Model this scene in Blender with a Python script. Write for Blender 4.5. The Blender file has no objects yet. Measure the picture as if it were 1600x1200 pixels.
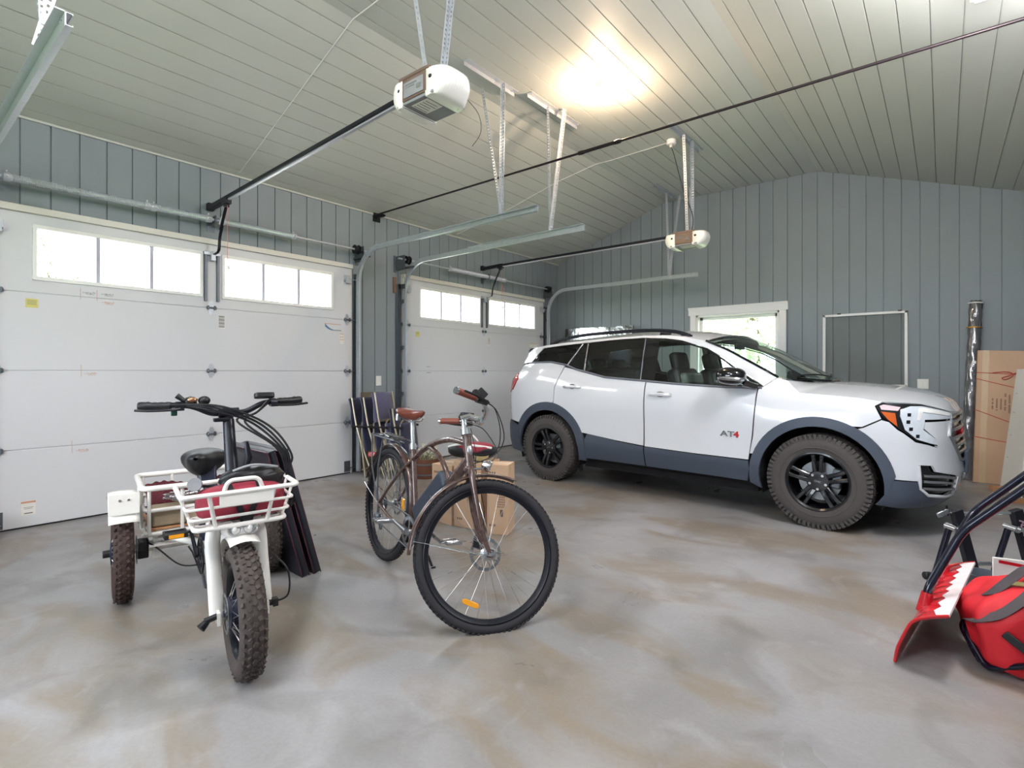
import bpy, bmesh, math, random
from mathutils import Vector, Matrix, Euler, geometry as mgeo
random.seed(7)
COL = bpy.context.scene.collection
PI = math.pi
V = Vector
def R(d): return math.radians(d)

# ---------------------------------------------------------------- materials
def lin(c):
    return tuple(((x/12.92) if x <= .04045 else ((x+.055)/1.055)**2.4) for x in c)
def hexc(h):
    h = h.lstrip('#'); return lin(tuple(int(h[i:i+2], 16)/255 for i in (0, 2, 4)))
MATS = {}
def mat(name, col, rough=.5, metal=0., var=.06, scale=12., bump=0., bscale=None, rvar=.08, spec=.5, coat=0., emis=None, estr=0.,
        trans=0., alpha=1., ior=1.45, stretch=None, sheen=0.):
    if isinstance(col, str): col = hexc(col)
    m = bpy.data.materials.new(name); m.use_nodes = True
    nt = m.node_tree; N = nt.nodes; L = nt.links
    b = N['Principled BSDF']
    tc = N.new('ShaderNodeTexCoord'); src = tc.outputs['Object']
    if stretch:
        mp = N.new('ShaderNodeMapping'); mp.inputs['Scale'].default_value = stretch
        L.new(src, mp.inputs['Vector']); src = mp.outputs['Vector']
    nz = N.new('ShaderNodeTexNoise'); nz.inputs['Scale'].default_value = scale; nz.inputs['Detail'].default_value = 5
    L.new(src, nz.inputs['Vector'])
    mx = N.new('ShaderNodeMix'); mx.data_type = 'RGBA'
    mx.inputs['A'].default_value = (*[c*(1-var) for c in col], 1); mx.inputs['B'].default_value = (*[min(1, c*(1+var)) for c in col], 1)
    L.new(nz.outputs['Fac'], mx.inputs['Factor']); L.new(mx.outputs['Result'], b.inputs['Base Color'])
    mr = N.new('ShaderNodeMapRange'); mr.inputs['To Min'].default_value = max(0, rough-rvar); mr.inputs['To Max'].default_value = min(1, rough+rvar)
    L.new(nz.outputs['Fac'], mr.inputs['Value']); L.new(mr.outputs['Result'], b.inputs['Roughness'])
    b.inputs['Metallic'].default_value = metal
    b.inputs['Specular IOR Level'].default_value = spec
    b.inputs['IOR'].default_value = ior
    b.inputs['Coat Weight'].default_value = coat; b.inputs['Coat Roughness'].default_value = .05
    b.inputs['Sheen Weight'].default_value = sheen
    b.inputs['Transmission Weight'].default_value = trans
    b.inputs['Alpha'].default_value = alpha
    if emis:
        if isinstance(emis, str): emis = hexc(emis)
        b.inputs['Emission Color'].default_value = (*emis, 1); b.inputs['Emission Strength'].default_value = estr
    if bump:
        n2 = N.new('ShaderNodeTexNoise'); n2.inputs['Scale'].default_value = bscale or scale*8; n2.inputs['Detail'].default_value = 4
        L.new(src, n2.inputs['Vector'])
        bp = N.new('ShaderNodeBump'); bp.inputs['Strength'].default_value = bump; bp.inputs['Distance'].default_value = .01
        L.new(n2.outputs['Fac'], bp.inputs['Height']); L.new(bp.outputs['Normal'], b.inputs['Normal'])
    MATS[name] = m
    return m
def glassmat(name, tint=(1, 1, 1), gloss=.08, rough=.02, dark=0.):
    """thin pane: lets light through with a tint, reflects more at grazing angles"""
    m = bpy.data.materials.new(name); m.use_nodes = True
    nt = m.node_tree; N = nt.nodes; L = nt.links
    N.remove(N['Principled BSDF']); out = N['Material Output']
    tr = N.new('ShaderNodeBsdfTransparent'); tr.inputs['Color'].default_value = (*tint, 1)
    gl = N.new('ShaderNodeBsdfGlossy'); gl.inputs['Roughness'].default_value = rough
    lw = N.new('ShaderNodeLayerWeight'); lw.inputs['Blend'].default_value = .5
    pw = N.new('ShaderNodeMath'); pw.operation = 'POWER'; pw.inputs[1].default_value = 4.5; L.new(lw.outputs['Facing'], pw.inputs[0])
    ma = N.new('ShaderNodeMath'); ma.operation = 'MULTIPLY_ADD'; ma.inputs[1].default_value = .8; ma.inputs[2].default_value = gloss; ma.use_clamp = True; L.new(pw.outputs[0], ma.inputs[0])
    ms = N.new('ShaderNodeMixShader'); L.new(ma.outputs[0], ms.inputs[0]); L.new(tr.outputs[0], ms.inputs[1]); L.new(gl.outputs[0], ms.inputs[2])
    L.new(ms.outputs[0], out.inputs['Surface'])
    MATS[name] = m
    return m

# ---------------------------------------------------------------- mesh builder
def frames(pts, closed=False):
    n = len(pts); T = []
    for i in range(n):
        if closed: a, b = pts[i-1], pts[(i+1) % n]
        else: a, b = pts[max(0, i-1)], pts[min(n-1, i+1)]
        t = (b-a); T.append(t.normalized() if t.length > 1e-9 else V((0, 0, 1)))
    up = V((0, 0, 1)) if abs(T[0].z) < .9 else V((1, 0, 0))
    u = (up - T[0]*up.dot(T[0])).normalized(); U = [u]
    for i in range(1, n):
        u = U[-1] - T[i]*U[-1].dot(T[i])
        U.append(u.normalized() if u.length > 1e-6 else U[-1])
    return T, U
def catmull(pts, n=6, closed=False):
    P = [V(p) for p in pts]; out = []; m = len(P)
    for i in range(m if closed else m-1):
        if closed: p0, p1, p2, p3 = P[i-1], P[i], P[(i+1) % m], P[(i+2) % m]
        else: p0, p1, p2, p3 = P[max(0, i-1)], P[i], P[i+1], P[min(m-1, i+2)]
        for k in range(n):
            t = k/n
            out.append(.5*((2*p1)+(p2-p0)*t+(2*p0-5*p1+4*p2-p3)*t*t+(3*p1-p0-3*p2+p3)*t**3))
    if not closed: out.append(P[-1])
    return out
def fillet(pts, r, n=5, closed=False):
    """polyline with rounded corners"""
    P = [V(p) for p in pts]; m = len(P); out = []
    for i in range(m):
        if not closed and i in (0, m-1): out.append(P[i]); continue
        a, b, c = P[i-1], P[i], P[(i+1) % m]
        d1 = (a-b); d2 = (c-b); rr = min(r, d1.length*.49, d2.length*.49)
        d1.normalize(); d2.normalize(); s = b+d1*rr; e = b+d2*rr
        for k in range(n+1):
            t = k/n; out.append(s*(1-t)**2+b*2*t*(1-t)+e*t*t)
    return out
class MB:
    def __init__(s): s.v = []; s.f = []; s.mi = []; s.m = 0; s.M = None
    def add(s, vs, fs):
        b = len(s.v)
        if s.M is not None: vs = [s.M @ V(p) for p in vs]
        s.v += [tuple(p) for p in vs]; s.f += [tuple(b+i for i in f) for f in fs]; s.mi += [s.m]*len(fs)
        return s
    def box(s, c, d, rot=None):
        c = V(c); x, y, z = d[0]/2, d[1]/2, d[2]/2
        vs = [V(p) for p in ((-x,-y,-z),(x,-y,-z),(x,y,-z),(-x,y,-z),(-x,-y,z),(x,-y,z),(x,y,z),(-x,y,z))]
        if rot is not None: vs = [rot @ p for p in vs]
        return s.add([c+p for p in vs], [(0,3,2,1),(4,5,6,7),(0,1,5,4),(1,2,6,5),(2,3,7,6),(3,0,4,7)])
    def bb(s, a, b):
        return s.box([(a[i]+b[i])/2 for i in range(3)], [abs(b[i]-a[i]) for i in range(3)])
    def rbox(s, c, d, r, rot=None, n=3):
        """box with rounded vertical (local z) edges"""
        x, y = d[0]/2, d[1]/2; poly = []
        for cx, cy, a0 in ((x-r, y-r, 0), (-x+r, y-r, 90), (-x+r, -y+r, 180), (x-r, -y+r, 270)):
            for k in range(n+1):
                a = R(a0+90*k/n); poly.append((cx+r*math.cos(a), cy+r*math.sin(a)))
        M = Matrix.Translation(V(c)) @ (rot.to_4x4() if rot is not None else Matrix())
        return s.prism(poly, -d[2]/2, d[2]/2, M)
    def prism(s, poly, h0, h1, M=None):
        n = len(poly); M = M or Matrix()
        vs = [M @ V((p[0], p[1], h0)) for p in poly]+[M @ V((p[0], p[1], h1)) for p in poly]
        fs = [tuple(reversed(range(n))), tuple(range(n, 2*n))]+[(i, (i+1) % n, n+(i+1) % n, n+i) for i in range(n)]
        return s.add(vs, fs)
    def tube(s, pts, r, n=8, closed=False, cap=True, sq=None, twist=0):
        pts = [V(p) for p in pts]; T, U = frames(pts, closed); m = len(pts); vs = []; fs = []
        rr = r if isinstance(r, (list, tuple)) else [r]*m
        if len(rr) != m: rr = [rr[0]+(rr[-1]-rr[0])*i/(m-1) for i in range(m)]
        for i in range(m):
            W = T[i].cross(U[i])
            for k in range(n):
                a = 2*PI*k/n+twist
                if sq: vs.append(pts[i]+U[i]*(math.cos(a)*rr[i]*sq[0])+W*(math.sin(a)*rr[i]*sq[1]))
                else: vs.append(pts[i]+(U[i]*math.cos(a)+W*math.sin(a))*rr[i])
        for i in range(m if closed else m-1):
            j = (i+1) % m
            for k in range(n):
                fs.append((i*n+k, i*n+(k+1) % n, j*n+(k+1) % n, j*n+k))
        if cap and not closed:
            fs.append(tuple(reversed(range(n)))); fs.append(tuple((m-1)*n+k for k in range(n)))
        return s.add(vs, fs)
    def cyl(s, a, b, r, r2=None, n=16): return s.tube([a, b], [r, r if r2 is None else r2], n)
    def bar(s, pts, w, h, up=(0, 0, 1), closed=False):
        """rectangular section swept along a polyline; w across, h along 'up'"""
        pts = [V(p) for p in pts]; T, _ = frames(pts, closed); m = len(pts); vs = []; fs = []; up = V(up)
        for i in range(m):
            S_ = T[i].cross(up)
            S_ = S_.normalized() if S_.length > 1e-6 else V((1, 0, 0)); Un = S_.cross(T[i]).normalized()
            for a, b in ((-1,-1),(1,-1),(1,1),(-1,1)): vs.append(pts[i]+S_*(a*w/2)+Un*(b*h/2))
        for i in range(m if closed else m-1):
            j = (i+1) % m
            for k in range(4): fs.append((i*4+k, i*4+(k+1) % 4, j*4+(k+1) % 4, j*4+k))
        if not closed: fs += [(3, 2, 1, 0), tuple((m-1)*4+k for k in range(4))]
        return s.add(vs, fs)
    def lathe(s, prof, c=(0, 0, 0), axis=(0, 0, 1), n=24, closed=False):
        """prof: list of (r, h) along the axis"""
        ax = V(axis).normalized(); up = V((0, 0, 1)) if abs(ax.z) < .9 else V((1, 0, 0))
        u = (up-ax*up.dot(ax)).normalized(); w = ax.cross(u); c = V(c); m = len(prof); vs = []; fs = []
        for r, h in prof:
            for k in range(n):
                a = 2*PI*k/n; vs.append(c+ax*h+(u*math.cos(a)+w*math.sin(a))*r)
        for i in range(m if closed else m-1):
            j = (i+1) % m
            for k in range(n): fs.append((i*n+k, i*n+(k+1) % n, j*n+(k+1) % n, j*n+k))
        if not closed:
            if prof[0][0] > 1e-6: fs.append(tuple(reversed(range(n))))
            if prof[-1][0] > 1e-6: fs.append(tuple((m-1)*n+k for k in range(n)))
        return s.add(vs, fs)
    def ell(s, c, r, rot=None, nu=16, nv=10, p=1.):
        vs = []; fs = []; c = V(c)
        def sg(x): return math.copysign(abs(x)**p, x)
        for j in range(nv+1):
            b = -PI/2+PI*j/nv
            for k in range(nu):
                a = 2*PI*k/nu; q = V((r[0]*sg(math.cos(b))*sg(math.cos(a)), r[1]*sg(math.cos(b))*sg(math.sin(a)), r[2]*sg(math.sin(b))))
                vs.append(c+(rot @ q if rot is not None else q))
        for j in range(nv):
            for k in range(nu): fs.append((j*nu+k, j*nu+(k+1) % nu, (j+1)*nu+(k+1) % nu, (j+1)*nu+k))
        return s.add(vs, fs)
    def grid(s, fn, nu, nv):
        vs = [fn(i/nu, j/nv) for j in range(nv+1) for i in range(nu+1)]
        w = nu+1
        return s.add(vs, [(j*w+i, j*w+i+1, (j+1)*w+i+1, (j+1)*w+i) for j in range(nv) for i in range(nu)])
    def build(s, name, mats, parent=None, smooth=38, bevel=0, bseg=2, solid=0, soff=-1, subd=0, weld=True):
        me = bpy.data.meshes.new(name)
        me.from_pydata(s.v, [], s.f)
        ml = mats if isinstance(mats, (list, tuple)) else [mats]
        for m in ml: me.materials.append(m)
        if len(ml) > 1: me.polygons.foreach_set('material_index', [min(i, len(ml)-1) for i in s.mi])
        bm = bmesh.new(); bm.from_mesh(me)
        if weld: bmesh.ops.remove_doubles(bm, verts=bm.verts, dist=1e-5)
        bmesh.ops.recalc_face_normals(bm, faces=bm.faces)
        bm.to_mesh(me); bm.free()
        if smooth:
            me.polygons.foreach_set('use_smooth', [True]*len(me.polygons))
            me.set_sharp_from_angle(angle=R(smooth))
        o = bpy.data.objects.new(name, me); COL.objects.link(o)
        if parent is not None: o.parent = parent
        if bevel:
            b = o.modifiers.new('bevel', 'BEVEL'); b.width = bevel; b.segments = bseg; b.limit_method = 'ANGLE'; b.angle_limit = R(40); b.harden_normals = False
        if subd:
            b = o.modifiers.new('subd', 'SUBSURF'); b.levels = subd; b.render_levels = subd
        if solid:
            b = o.modifiers.new('solid', 'SOLIDIFY'); b.thickness = solid; b.offset = soff
        return o
def tag(o, label, cat, group=None):
    o['label'] = label; o['category'] = cat
    if group: o['group'] = group
    return o
def struct(o): o['kind'] = 'structure'; return o
def thing(name, label, cat, loc=(0, 0, 0), rotz=0, group=None):
    o = bpy.data.objects.new(name, None); COL.objects.link(o)
    o.empty_display_size = .1
    o.location = loc; o.rotation_euler = (0, 0, rotz)
    return tag(o, label, cat, group)
def kids(o): return [c for c in bpy.data.objects if c.parent == o]
def dup(o, parent=None):
    c = o.copy(); COL.objects.link(c)
    if parent is not None: c.parent = parent
    for k in kids(o): dup(k, c)
    return c
def text_mesh(s, size, M, name, m, parent, depth=.0006, align='CENTER', bold=0, xs=1.):
    cu = bpy.data.curves.new(name, 'FONT'); cu.body = s; cu.size = size; cu.extrude = depth; cu.align_x = align; cu.align_y = 'CENTER'; cu.offset = bold
    cu.resolution_u = 3
    t = bpy.data.objects.new(name, cu); COL.objects.link(t)
    dg = bpy.context.evaluated_depsgraph_get(); me = bpy.data.meshes.new_from_object(t.evaluated_get(dg))
    bpy.data.objects.remove(t); bpy.data.curves.remove(cu)
    me.transform(Matrix.Diagonal((xs, 1, 1, 1)))
    me.transform(M); me.materials.clear(); me.materials.append(m)
    o = bpy.data.objects.new(name, me); COL.objects.link(o)
    if parent is not None: o.parent = parent
    return o
def basis(o, x, y, z=None):
    """4x4 from origin and the x / y axes"""
    x = V(x).normalized(); y = V(y).normalized(); z = V(z).normalized() if z else x.cross(y).normalized()
    M = Matrix(((x.x, y.x, z.x, o[0]), (x.y, y.y, z.y, o[1]), (x.z, y.z, z.z, o[2]), (0, 0, 0, 1)))
    return M
# ================================================================ materials of the place
WALLC = mat('wall_paint', '#838c91', .55, var=.07, scale=3, bump=.05, bscale=60)
CEILC = mat('ceiling_paint', '#bbbdb7', .5, var=.06, scale=2.2, bump=.04, bscale=70)
WHITE = mat('white_trim', '#e6e6e4', .4, var=.02)
DOORW = mat('door_steel', '#cdced2', .45, var=.025, scale=2.5, bump=.05, bscale=300)
GALV = mat('galvanized', '#bcc1c8', .36, metal=.5, var=.16, scale=26, rvar=.14)
GALVD = mat('dull_steel', '#6f757c', .45, metal=.8, var=.2, scale=30)
BLACK = mat('black_plastic', '#17181c', .42, var=.15)
BLKMET = mat('black_metal', '#1b1c24', .35, metal=.3, var=.15)
RUBBER = mat('rubber', '#1d1c1f', .75, var=.2, scale=40)
CHROME = mat('chrome', '#d5d6d8', .14, metal=1, var=.05)
ALU = mat('aluminium', '#b4b6bb', .28, metal=.95, var=.08)
LENS = mat('diffuser_white', '#ecebe6', .3, var=.02)
GLASS = glassmat('window_glass', (.95, .97, .97))

def floor_mat():
    m = bpy.data.materials.new('polished_concrete'); m.use_nodes = True
    nt = m.node_tree; N = nt.nodes; L = nt.links; b = N['Principled BSDF']
    tc = N.new('ShaderNodeTexCoord')
    def noise(sc, det=6, dist=0., w=None, st=None):
        n = N.new('ShaderNodeTexNoise'); n.inputs['Scale'].default_value = sc; n.inputs['Detail'].default_value = det
        n.inputs['Distortion'].default_value = dist
        mp = N.new('ShaderNodeMapping'); mp.inputs['Location'].default_value = w or (0, 0, 0); mp.inputs['Scale'].default_value = st or (1, 1, 1)
        L.new(tc.outputs['Object'], mp.inputs['Vector']); L.new(mp.outputs['Vector'], n.inputs['Vector']); return n.outputs['Fac']
    def ramp(src, stops):
        r = N.new('ShaderNodeValToRGB'); e = r.color_ramp.elements
        while len(e) < len(stops): e.new(.5)
        for q, (p, c) in zip(e, stops): q.position = p; q.color = (*hexc(c), 1) if isinstance(c, str) else (c, c, c, 1)
        L.new(src, r.inputs['Fac']); return r.outputs['Color']
    def mix(a, c, f, mode='MIX'):
        x = N.new('ShaderNodeMix'); x.data_type = 'RGBA'; x.blend_type = mode
        for k, q in (('A', a), ('B', c)):
            if isinstance(q, str): x.inputs[k].default_value = (*hexc(q), 1)
            else: L.new(q, x.inputs[k])
        if isinstance(f, float): x.inputs['Factor'].default_value = f
        else: L.new(f, x.inputs['Factor'])
        return x.outputs['Result']
    base = ramp(noise(.9, 8, .6), [(.3, '#7c7a7b'), (.5, '#908e8f'), (.72, '#a09fa3')])
    stain = ramp(noise(1.1, 7, 1.0, (3, 5, 0), (1, 1.9, 1)), [(.46, 0.), (.6, .8)])
    c1 = mix(base, '#85796b', stain)
    dark = ramp(noise(2.3, 6, .8, (9, 1, 0)), [(.52, 0.), (.7, .55)])
    c2 = mix(c1, '#67635f', dark)
    pale = ramp(noise(3.2, 8, 1.5, (1, 7, 0)), [(.58, 0.), (.75, .45)])
    c3 = mix(c2, '#a5a3a7', pale)
    fine = ramp(noise(60, 4), [(.3, .85), (.7, 1.)])
    c4 = mix(c3, fine, .6, 'MULTIPLY')
    L.new(c4, b.inputs['Base Color'])
    rr = ramp(noise(2.0, 6, .5, (4, 4, 0)), [(.3, .26), (.75, .5)])
    L.new(rr, b.inputs['Roughness'])
    bp = N.new('ShaderNodeBump'); bp.inputs['Strength'].default_value = .06; bp.inputs['Distance'].default_value = .02
    L.new(noise(7, 8), bp.inputs['Height']); L.new(bp.outputs['Normal'], b.inputs['Normal'])
    return m
FLOORM = floor_mat()

# ================================================================ the room
XW, YB, XR, YF = -5.56, 8.2, .76, -1.6       # left, back, right and front wall faces
ZW, ZC = 3.2, 3.93
RL, RR_ = -3.53, -1.33                        # where the slopes meet the flat
def ceil_z(x):
    if x < RL: return ZW+(ZC-ZW)*(x-XW)/(RL-XW)
    if x > RR_: return ZC-(ZC-ZW)*(x-RR_)/(XR-RR_)
    return ZC
GW, GD, GS = .010, .014, .184
def groove_profile(a0, a1, off=0., w=GW, d=GD, sp=GS, extra=()):
    """positions along a board wall with the depth of the groove there"""
    out = [(a0, 0), (a1, 0)]
    k = math.ceil((a0-off)/sp)
    while off+k*sp < a1:
        c = off+k*sp
        if a0+w < c < a1-w: out += [(c-w/2, 0), (c-w/2+.0015, d), (c+w/2-.0015, d), (c+w/2, 0)]
        k += 1
    for e in extra:
        if a0 < e < a1 and all(abs(e-q[0]) > .008 for q in out): out.append((e, 0))
    return sorted(out)
def wall_sheet(mb, a0, a1, z0, z1, place, off=0., back=.15, extra=()):
    """z0, z1 numbers or functions of the position; place(a, depth, z) -> point"""
    f0 = z0 if callable(z0) else (lambda a: z0); f1 = z1 if callable(z1) else (lambda a: z1)
    pr = groove_profile(a0, a1, off, extra=extra); vs = []; fs = []
    for a, d in pr: vs += [place(a, d, f0(a)), place(a, d, f1(a))]
    for i in range(len(pr)-1): fs.append((2*i, 2*i+2, 2*i+3, 2*i+1))
    mb.add(vs, fs)
    # the solid wall behind the boards
    ks = sorted([a0, a1]+[e for e in extra if a0 < e < a1]); vs = []; fs = []
    for a in ks:
        for d in (GD+.001, back): vs += [place(a, d, f0(a)), place(a, d, f1(a))]
    for i in range(len(ks)-1):
        b = 4*i; fs += [(b, b+4, b+5, b+1), (b+2, b+6, b+7, b+3), (b, b+4, b+6, b+2), (b+1, b+5, b+7, b+3)]
    fs += [(0, 1, 3, 2), tuple(4*(len(ks)-1)+q for q in (0, 1, 3, 2))]
    mb.add(vs, fs)

fl = MB().bb((XW-.2, YF-.2, -.12), (XR+.2, YB+.2, 0)).build('floor', FLOORM); struct(fl)

D1, D2 = (.597, 3.717), (4.53, 7.65)          # the two garage doors along the left wall
DZ = 2.44
mb = MB(); pl = lambda a, d, z: (XW-d, a, z)
for a0, a1, z0 in ((YF, D1[0]+.04, 0), (D1[0]+.04, D1[1]-.04, DZ-.03), (D1[1]-.04, D2[0]+.04, 0), (D2[0]+.04, D2[1]-.04, DZ-.03), (D2[1]-.04, YB, 0)):
    wall_sheet(mb, a0, a1, z0, ZW, pl, off=.054)
struct(mb.build('wall_left', WALLC, smooth=0))

WX0, WX1, WZ0, WZ1 = -2.98, -1.80, .98, 2.08   # window opening in the back wall
mb = MB(); pb = lambda a, d, z: (a, YB+d, z)
cz = lambda a: ceil_z(a)+.02
for a0, a1, z0, z1 in ((XW, WX0, 0, cz), (WX0, WX1, 0, WZ0), (WX0, WX1, WZ1, cz), (WX1, XR, 0, cz)):
    wall_sheet(mb, a0, a1, z0, z1, pb, off=.144, extra=(RL, RR_))
struct(mb.build('wall_back', WALLC, smooth=0))
mb = MB(); wall_sheet(mb, YF, YB, 0, ZW, lambda a, d, z: (XR+d, a, z), off=.02)
struct(mb.build('wall_right', WALLC, smooth=0))
FX0, FX1, FZ0, FZ1 = -3.9, -1.5, .95, 2.25     # opening for the added fill window, front wall behind the camera
mb = MB(); pf = lambda a, d, z: (a, YF-d, z)
for a0, a1, z0, z1 in ((XW, FX0, 0, cz), (FX0, FX1, 0, FZ0), (FX0, FX1, FZ1, cz), (FX1, XR, 0, cz)):
    wall_sheet(mb, a0, a1, z0, z1, pf, off=.144, extra=(RL, RR_))
struct(mb.build('wall_front', WALLC, smooth=0))

# ceiling: boards run front to back, one grooved sheet following the two slopes and the flat
mb = MB(); segs = [((XW, ZW), (RL, ZC)), ((RL, ZC), (RR_, ZC)), ((RR_, ZC), (XR, ZW))]
prof = []; tot = 0
for (a, b) in segs:
    Ls = math.hypot(b[0]-a[0], b[1]-a[1]); dx, dz = (b[0]-a[0])/Ls, (b[1]-a[1])/Ls
    pr = groove_profile(0, Ls, off=.09, w=.009, d=.010, sp=.178)
    for t, d in pr: prof.append((a[0]+dx*t-dz*d, a[1]+dz*t+dx*d))
vs = []; fs = []
for x, z in prof: vs += [(x, YF, z), (x, YB, z)]
for i in range(len(prof)-1): fs.append((2*i, 2*i+1, 2*i+3, 2*i+2))
mb.add(vs, fs)
outer = [(XW-.2, ZW+.011-.07), (RL, ZC+.014), (RR_, ZC+.014), (XR+.2, ZW+.011-.07), (XR+.2, ZW+.1), (RR_, ZC+.2), (RL, ZC+.2), (XW-.2, ZW+.1)]
n = len(outer); vs = [(x, YF-.2, z) for x, z in outer]+[(x, YB+.2, z) for x, z in outer]
mb.add(vs, [(0, 1, 6, 7), (1, 2, 5, 6), (2, 3, 4, 5), (8, 15, 14, 9), (9, 14, 13, 10), (10, 13, 12, 11)]+[(i, (i+1) % n, n+(i+1) % n, n+i) for i in range(n)])
struct(mb.build('ceiling', CEILC, smooth=0))
# thin strips where the ceiling meets the left wall
struct(MB().bb((XW, YF, ZW-.022), (XW+.014, YB, ZW-.001)).build('trim_1', CEILC, bevel=.003))

# back window: crown, casing, jamb, sash and pane
win = bpy.data.objects.new('window_1', None); COL.objects.link(win); win.location = ((WX0+WX1)/2, YB, WZ0); struct(win)
def wp(name, mb, m, parent=win, **k):
    o = mb.build(name, m, parent, **k); o.matrix_parent_inverse = Matrix.Translation(-V(win.location)) if parent is win else Matrix(); return o
mb = MB()
mb.bb((WX0-.09, YB-.02, WZ0-.09), (WX0, YB, WZ1)); mb.bb((WX1, YB-.02, WZ0-.09), (WX1+.09, YB, WZ1)); mb.bb((WX0-.09, YB-.02, WZ0-.1), (WX1+.09, YB, WZ0))
wp('window_casing', mb, WHITE, bevel=.003)
mb = MB()
poly = [(0, 0), (-.022, 0), (-.024, .07), (-.045, .105), (-.05, .12), (0, .12)]
M = Matrix(((0, 0, 1, 0), (1, 0, 0, YB), (0, 1, 0, WZ1), (0, 0, 0, 1)))
mb.prism(poly, WX0-.115, WX1+.115, M)
wp('window_header', mb, WHITE, bevel=.002)
mb = MB()
for a, b in (((WX0-.001, YB-.001, WZ0), (WX0+.03, YB+.15, WZ1)), ((WX1-.03, YB-.001, WZ0), (WX1+.001, YB+.15, WZ1)), ((WX0, YB-.001, WZ1-.03), (WX1, YB+.15, WZ1+.001)), ((WX0, YB-.03, WZ0-.001), (WX1, YB+.15, WZ0+.03))): mb.bb(a, b)
wp('window_jamb', mb, WHITE, bevel=.002)
mb = MB(); a0, a1, z0, z1 = WX0+.03, WX1-.03, WZ0+.03, WZ1-.03
for a, b in (((a0, YB+.08, z0), (a0+.045, YB+.12, z1)), ((a1-.045, YB+.08, z0), (a1, YB+.12, z1)), ((a0, YB+.08, z1-.045), (a1, YB+.12, z1)), ((a0, YB+.08, z0), (a1, YB+.12, z0+.045))): mb.bb(a, b)
wp('window_frame', mb, WHITE, bevel=.004)
wp('window_pane', MB().bb((a0+.04, YB+.096, z0+.04), (a1-.04, YB+.101, z1-.04)), GLASS, smooth=0)
# window added behind the camera to let in soft fill daylight
w2 = bpy.data.objects.new('fill_window', None); COL.objects.link(w2); struct(w2)
mb = MB(); t = .07
for a, b in (((FX0-t, YF-.15, FZ0-t), (FX0+.03, YF+.02, FZ1+t)), ((FX1-.03, YF-.15, FZ0-t), (FX1+t, YF+.02, FZ1+t)), ((FX0-t, YF-.15, FZ1-.03), (FX1+t, YF+.02, FZ1+t)), ((FX0-t, YF-.15, FZ0-t), (FX1+t, YF+.02, FZ0+.03)), (((FX0+FX1)/2-.03, YF-.1, FZ0), ((FX0+FX1)/2+.03, YF-.06, FZ1))): mb.bb(a, b)
mb.build('window_frame', WHITE, w2, bevel=.004)
MB().bb((FX0+.03, YF-.085, FZ0+.03), (FX1-.03, YF-.08, FZ1-.03)).build('window_pane', GLASS, w2, smooth=0)

# outside: lawn, a gravel drive in front of the doors, trees
GRASS = mat('lawn', '#8fa86a', .9, var=.3, scale=2); GRAV = mat('gravel', '#b9b4aa', .9, var=.2, scale=30)
for nm, a, b, m in (('ground_lawn', (-60, -60, -.3), (60, 60, -.14), GRASS), ('ground_drive', (-22, -4, -.139), (-5.8, 12, -.125), GRAV)):
    struct(MB().bb(a, b).build(nm, m, smooth=0))
LEAF = [mat('leaf_yellow_green', '#e2e2b6', .7, var=.35, scale=3), mat('leaf_green', '#c6cfba', .7, var=.35, scale=3)]
BARK = mat('bark', '#6b5a4a', .9, var=.3, scale=20)
def crown_mb(rx, rz, z, n, sz, seed):
    rnd = random.Random(seed); mb = MB()
    for i in range(n):
        while True:
            p = V((rnd.uniform(-1, 1), rnd.uniform(-1, 1), rnd.uniform(-1, 1)))
            if .35 < p.length < 1: break
        p *= (1-.25*math.sin(p.x*7+seed)*math.sin(p.y*6)*math.sin(p.z*5))
        c = V((p.x*rx, p.y*rx, z+p.z*rz)); e = Euler((rnd.uniform(0, 6), rnd.uniform(0, 6), rnd.uniform(0, 6))).to_matrix(); s = sz*rnd.uniform(.6, 1.3)
        mb.add([c+e@V(q) for q in ((-s, 0, 0), (0, -s*.5, .02), (s, 0, 0), (0, s*.5, .02))], [(0, 1, 2, 3)])
    return mb
def tree(x, y, h, rx, kind, label):
    t = thing('tree', label, 'tree', (x, y, -.14), group='trees outside the garage')
    mb = MB(); mb.tube(catmull([(0, 0, 0), (.05, .02, h*.3), (-.05, 0, h*.7)], 5), [.16*h/6, .05*h/6], 8)
    for k in range(7):
        a = k*2.4; mb.tube([(0, 0, h*(.3+.05*k)), (math.cos(a)*rx*.6, math.sin(a)*rx*.6, h*(.5+.06*k))], [.05, .015], 5)
    mb.build('trunk', BARK, t); crown_mb(rx, h*.36, h*.64, 2600, .13, int(x*10)).build('foliage', LEAF[kind], t, smooth=0, weld=False)
tree(-7.6, 19, 5.2, 1.5, 0, 'yellow green tree seen through left half of back window')
tree(-4.4, 17, 5.6, 1.4, 1, 'dark green tree seen through right half of back window')
tree(-9.5, 25, 7, 2.6, 1, 'taller green tree farther off beyond back window')
tree(-19, 3.6, 6, 2.0, 1, 'tree outside the leftmost panes of the near garage door')
tree(-19, -1.5, 6.5, 2.4, 1, 'tree outside the far left of the near garage door')

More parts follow.
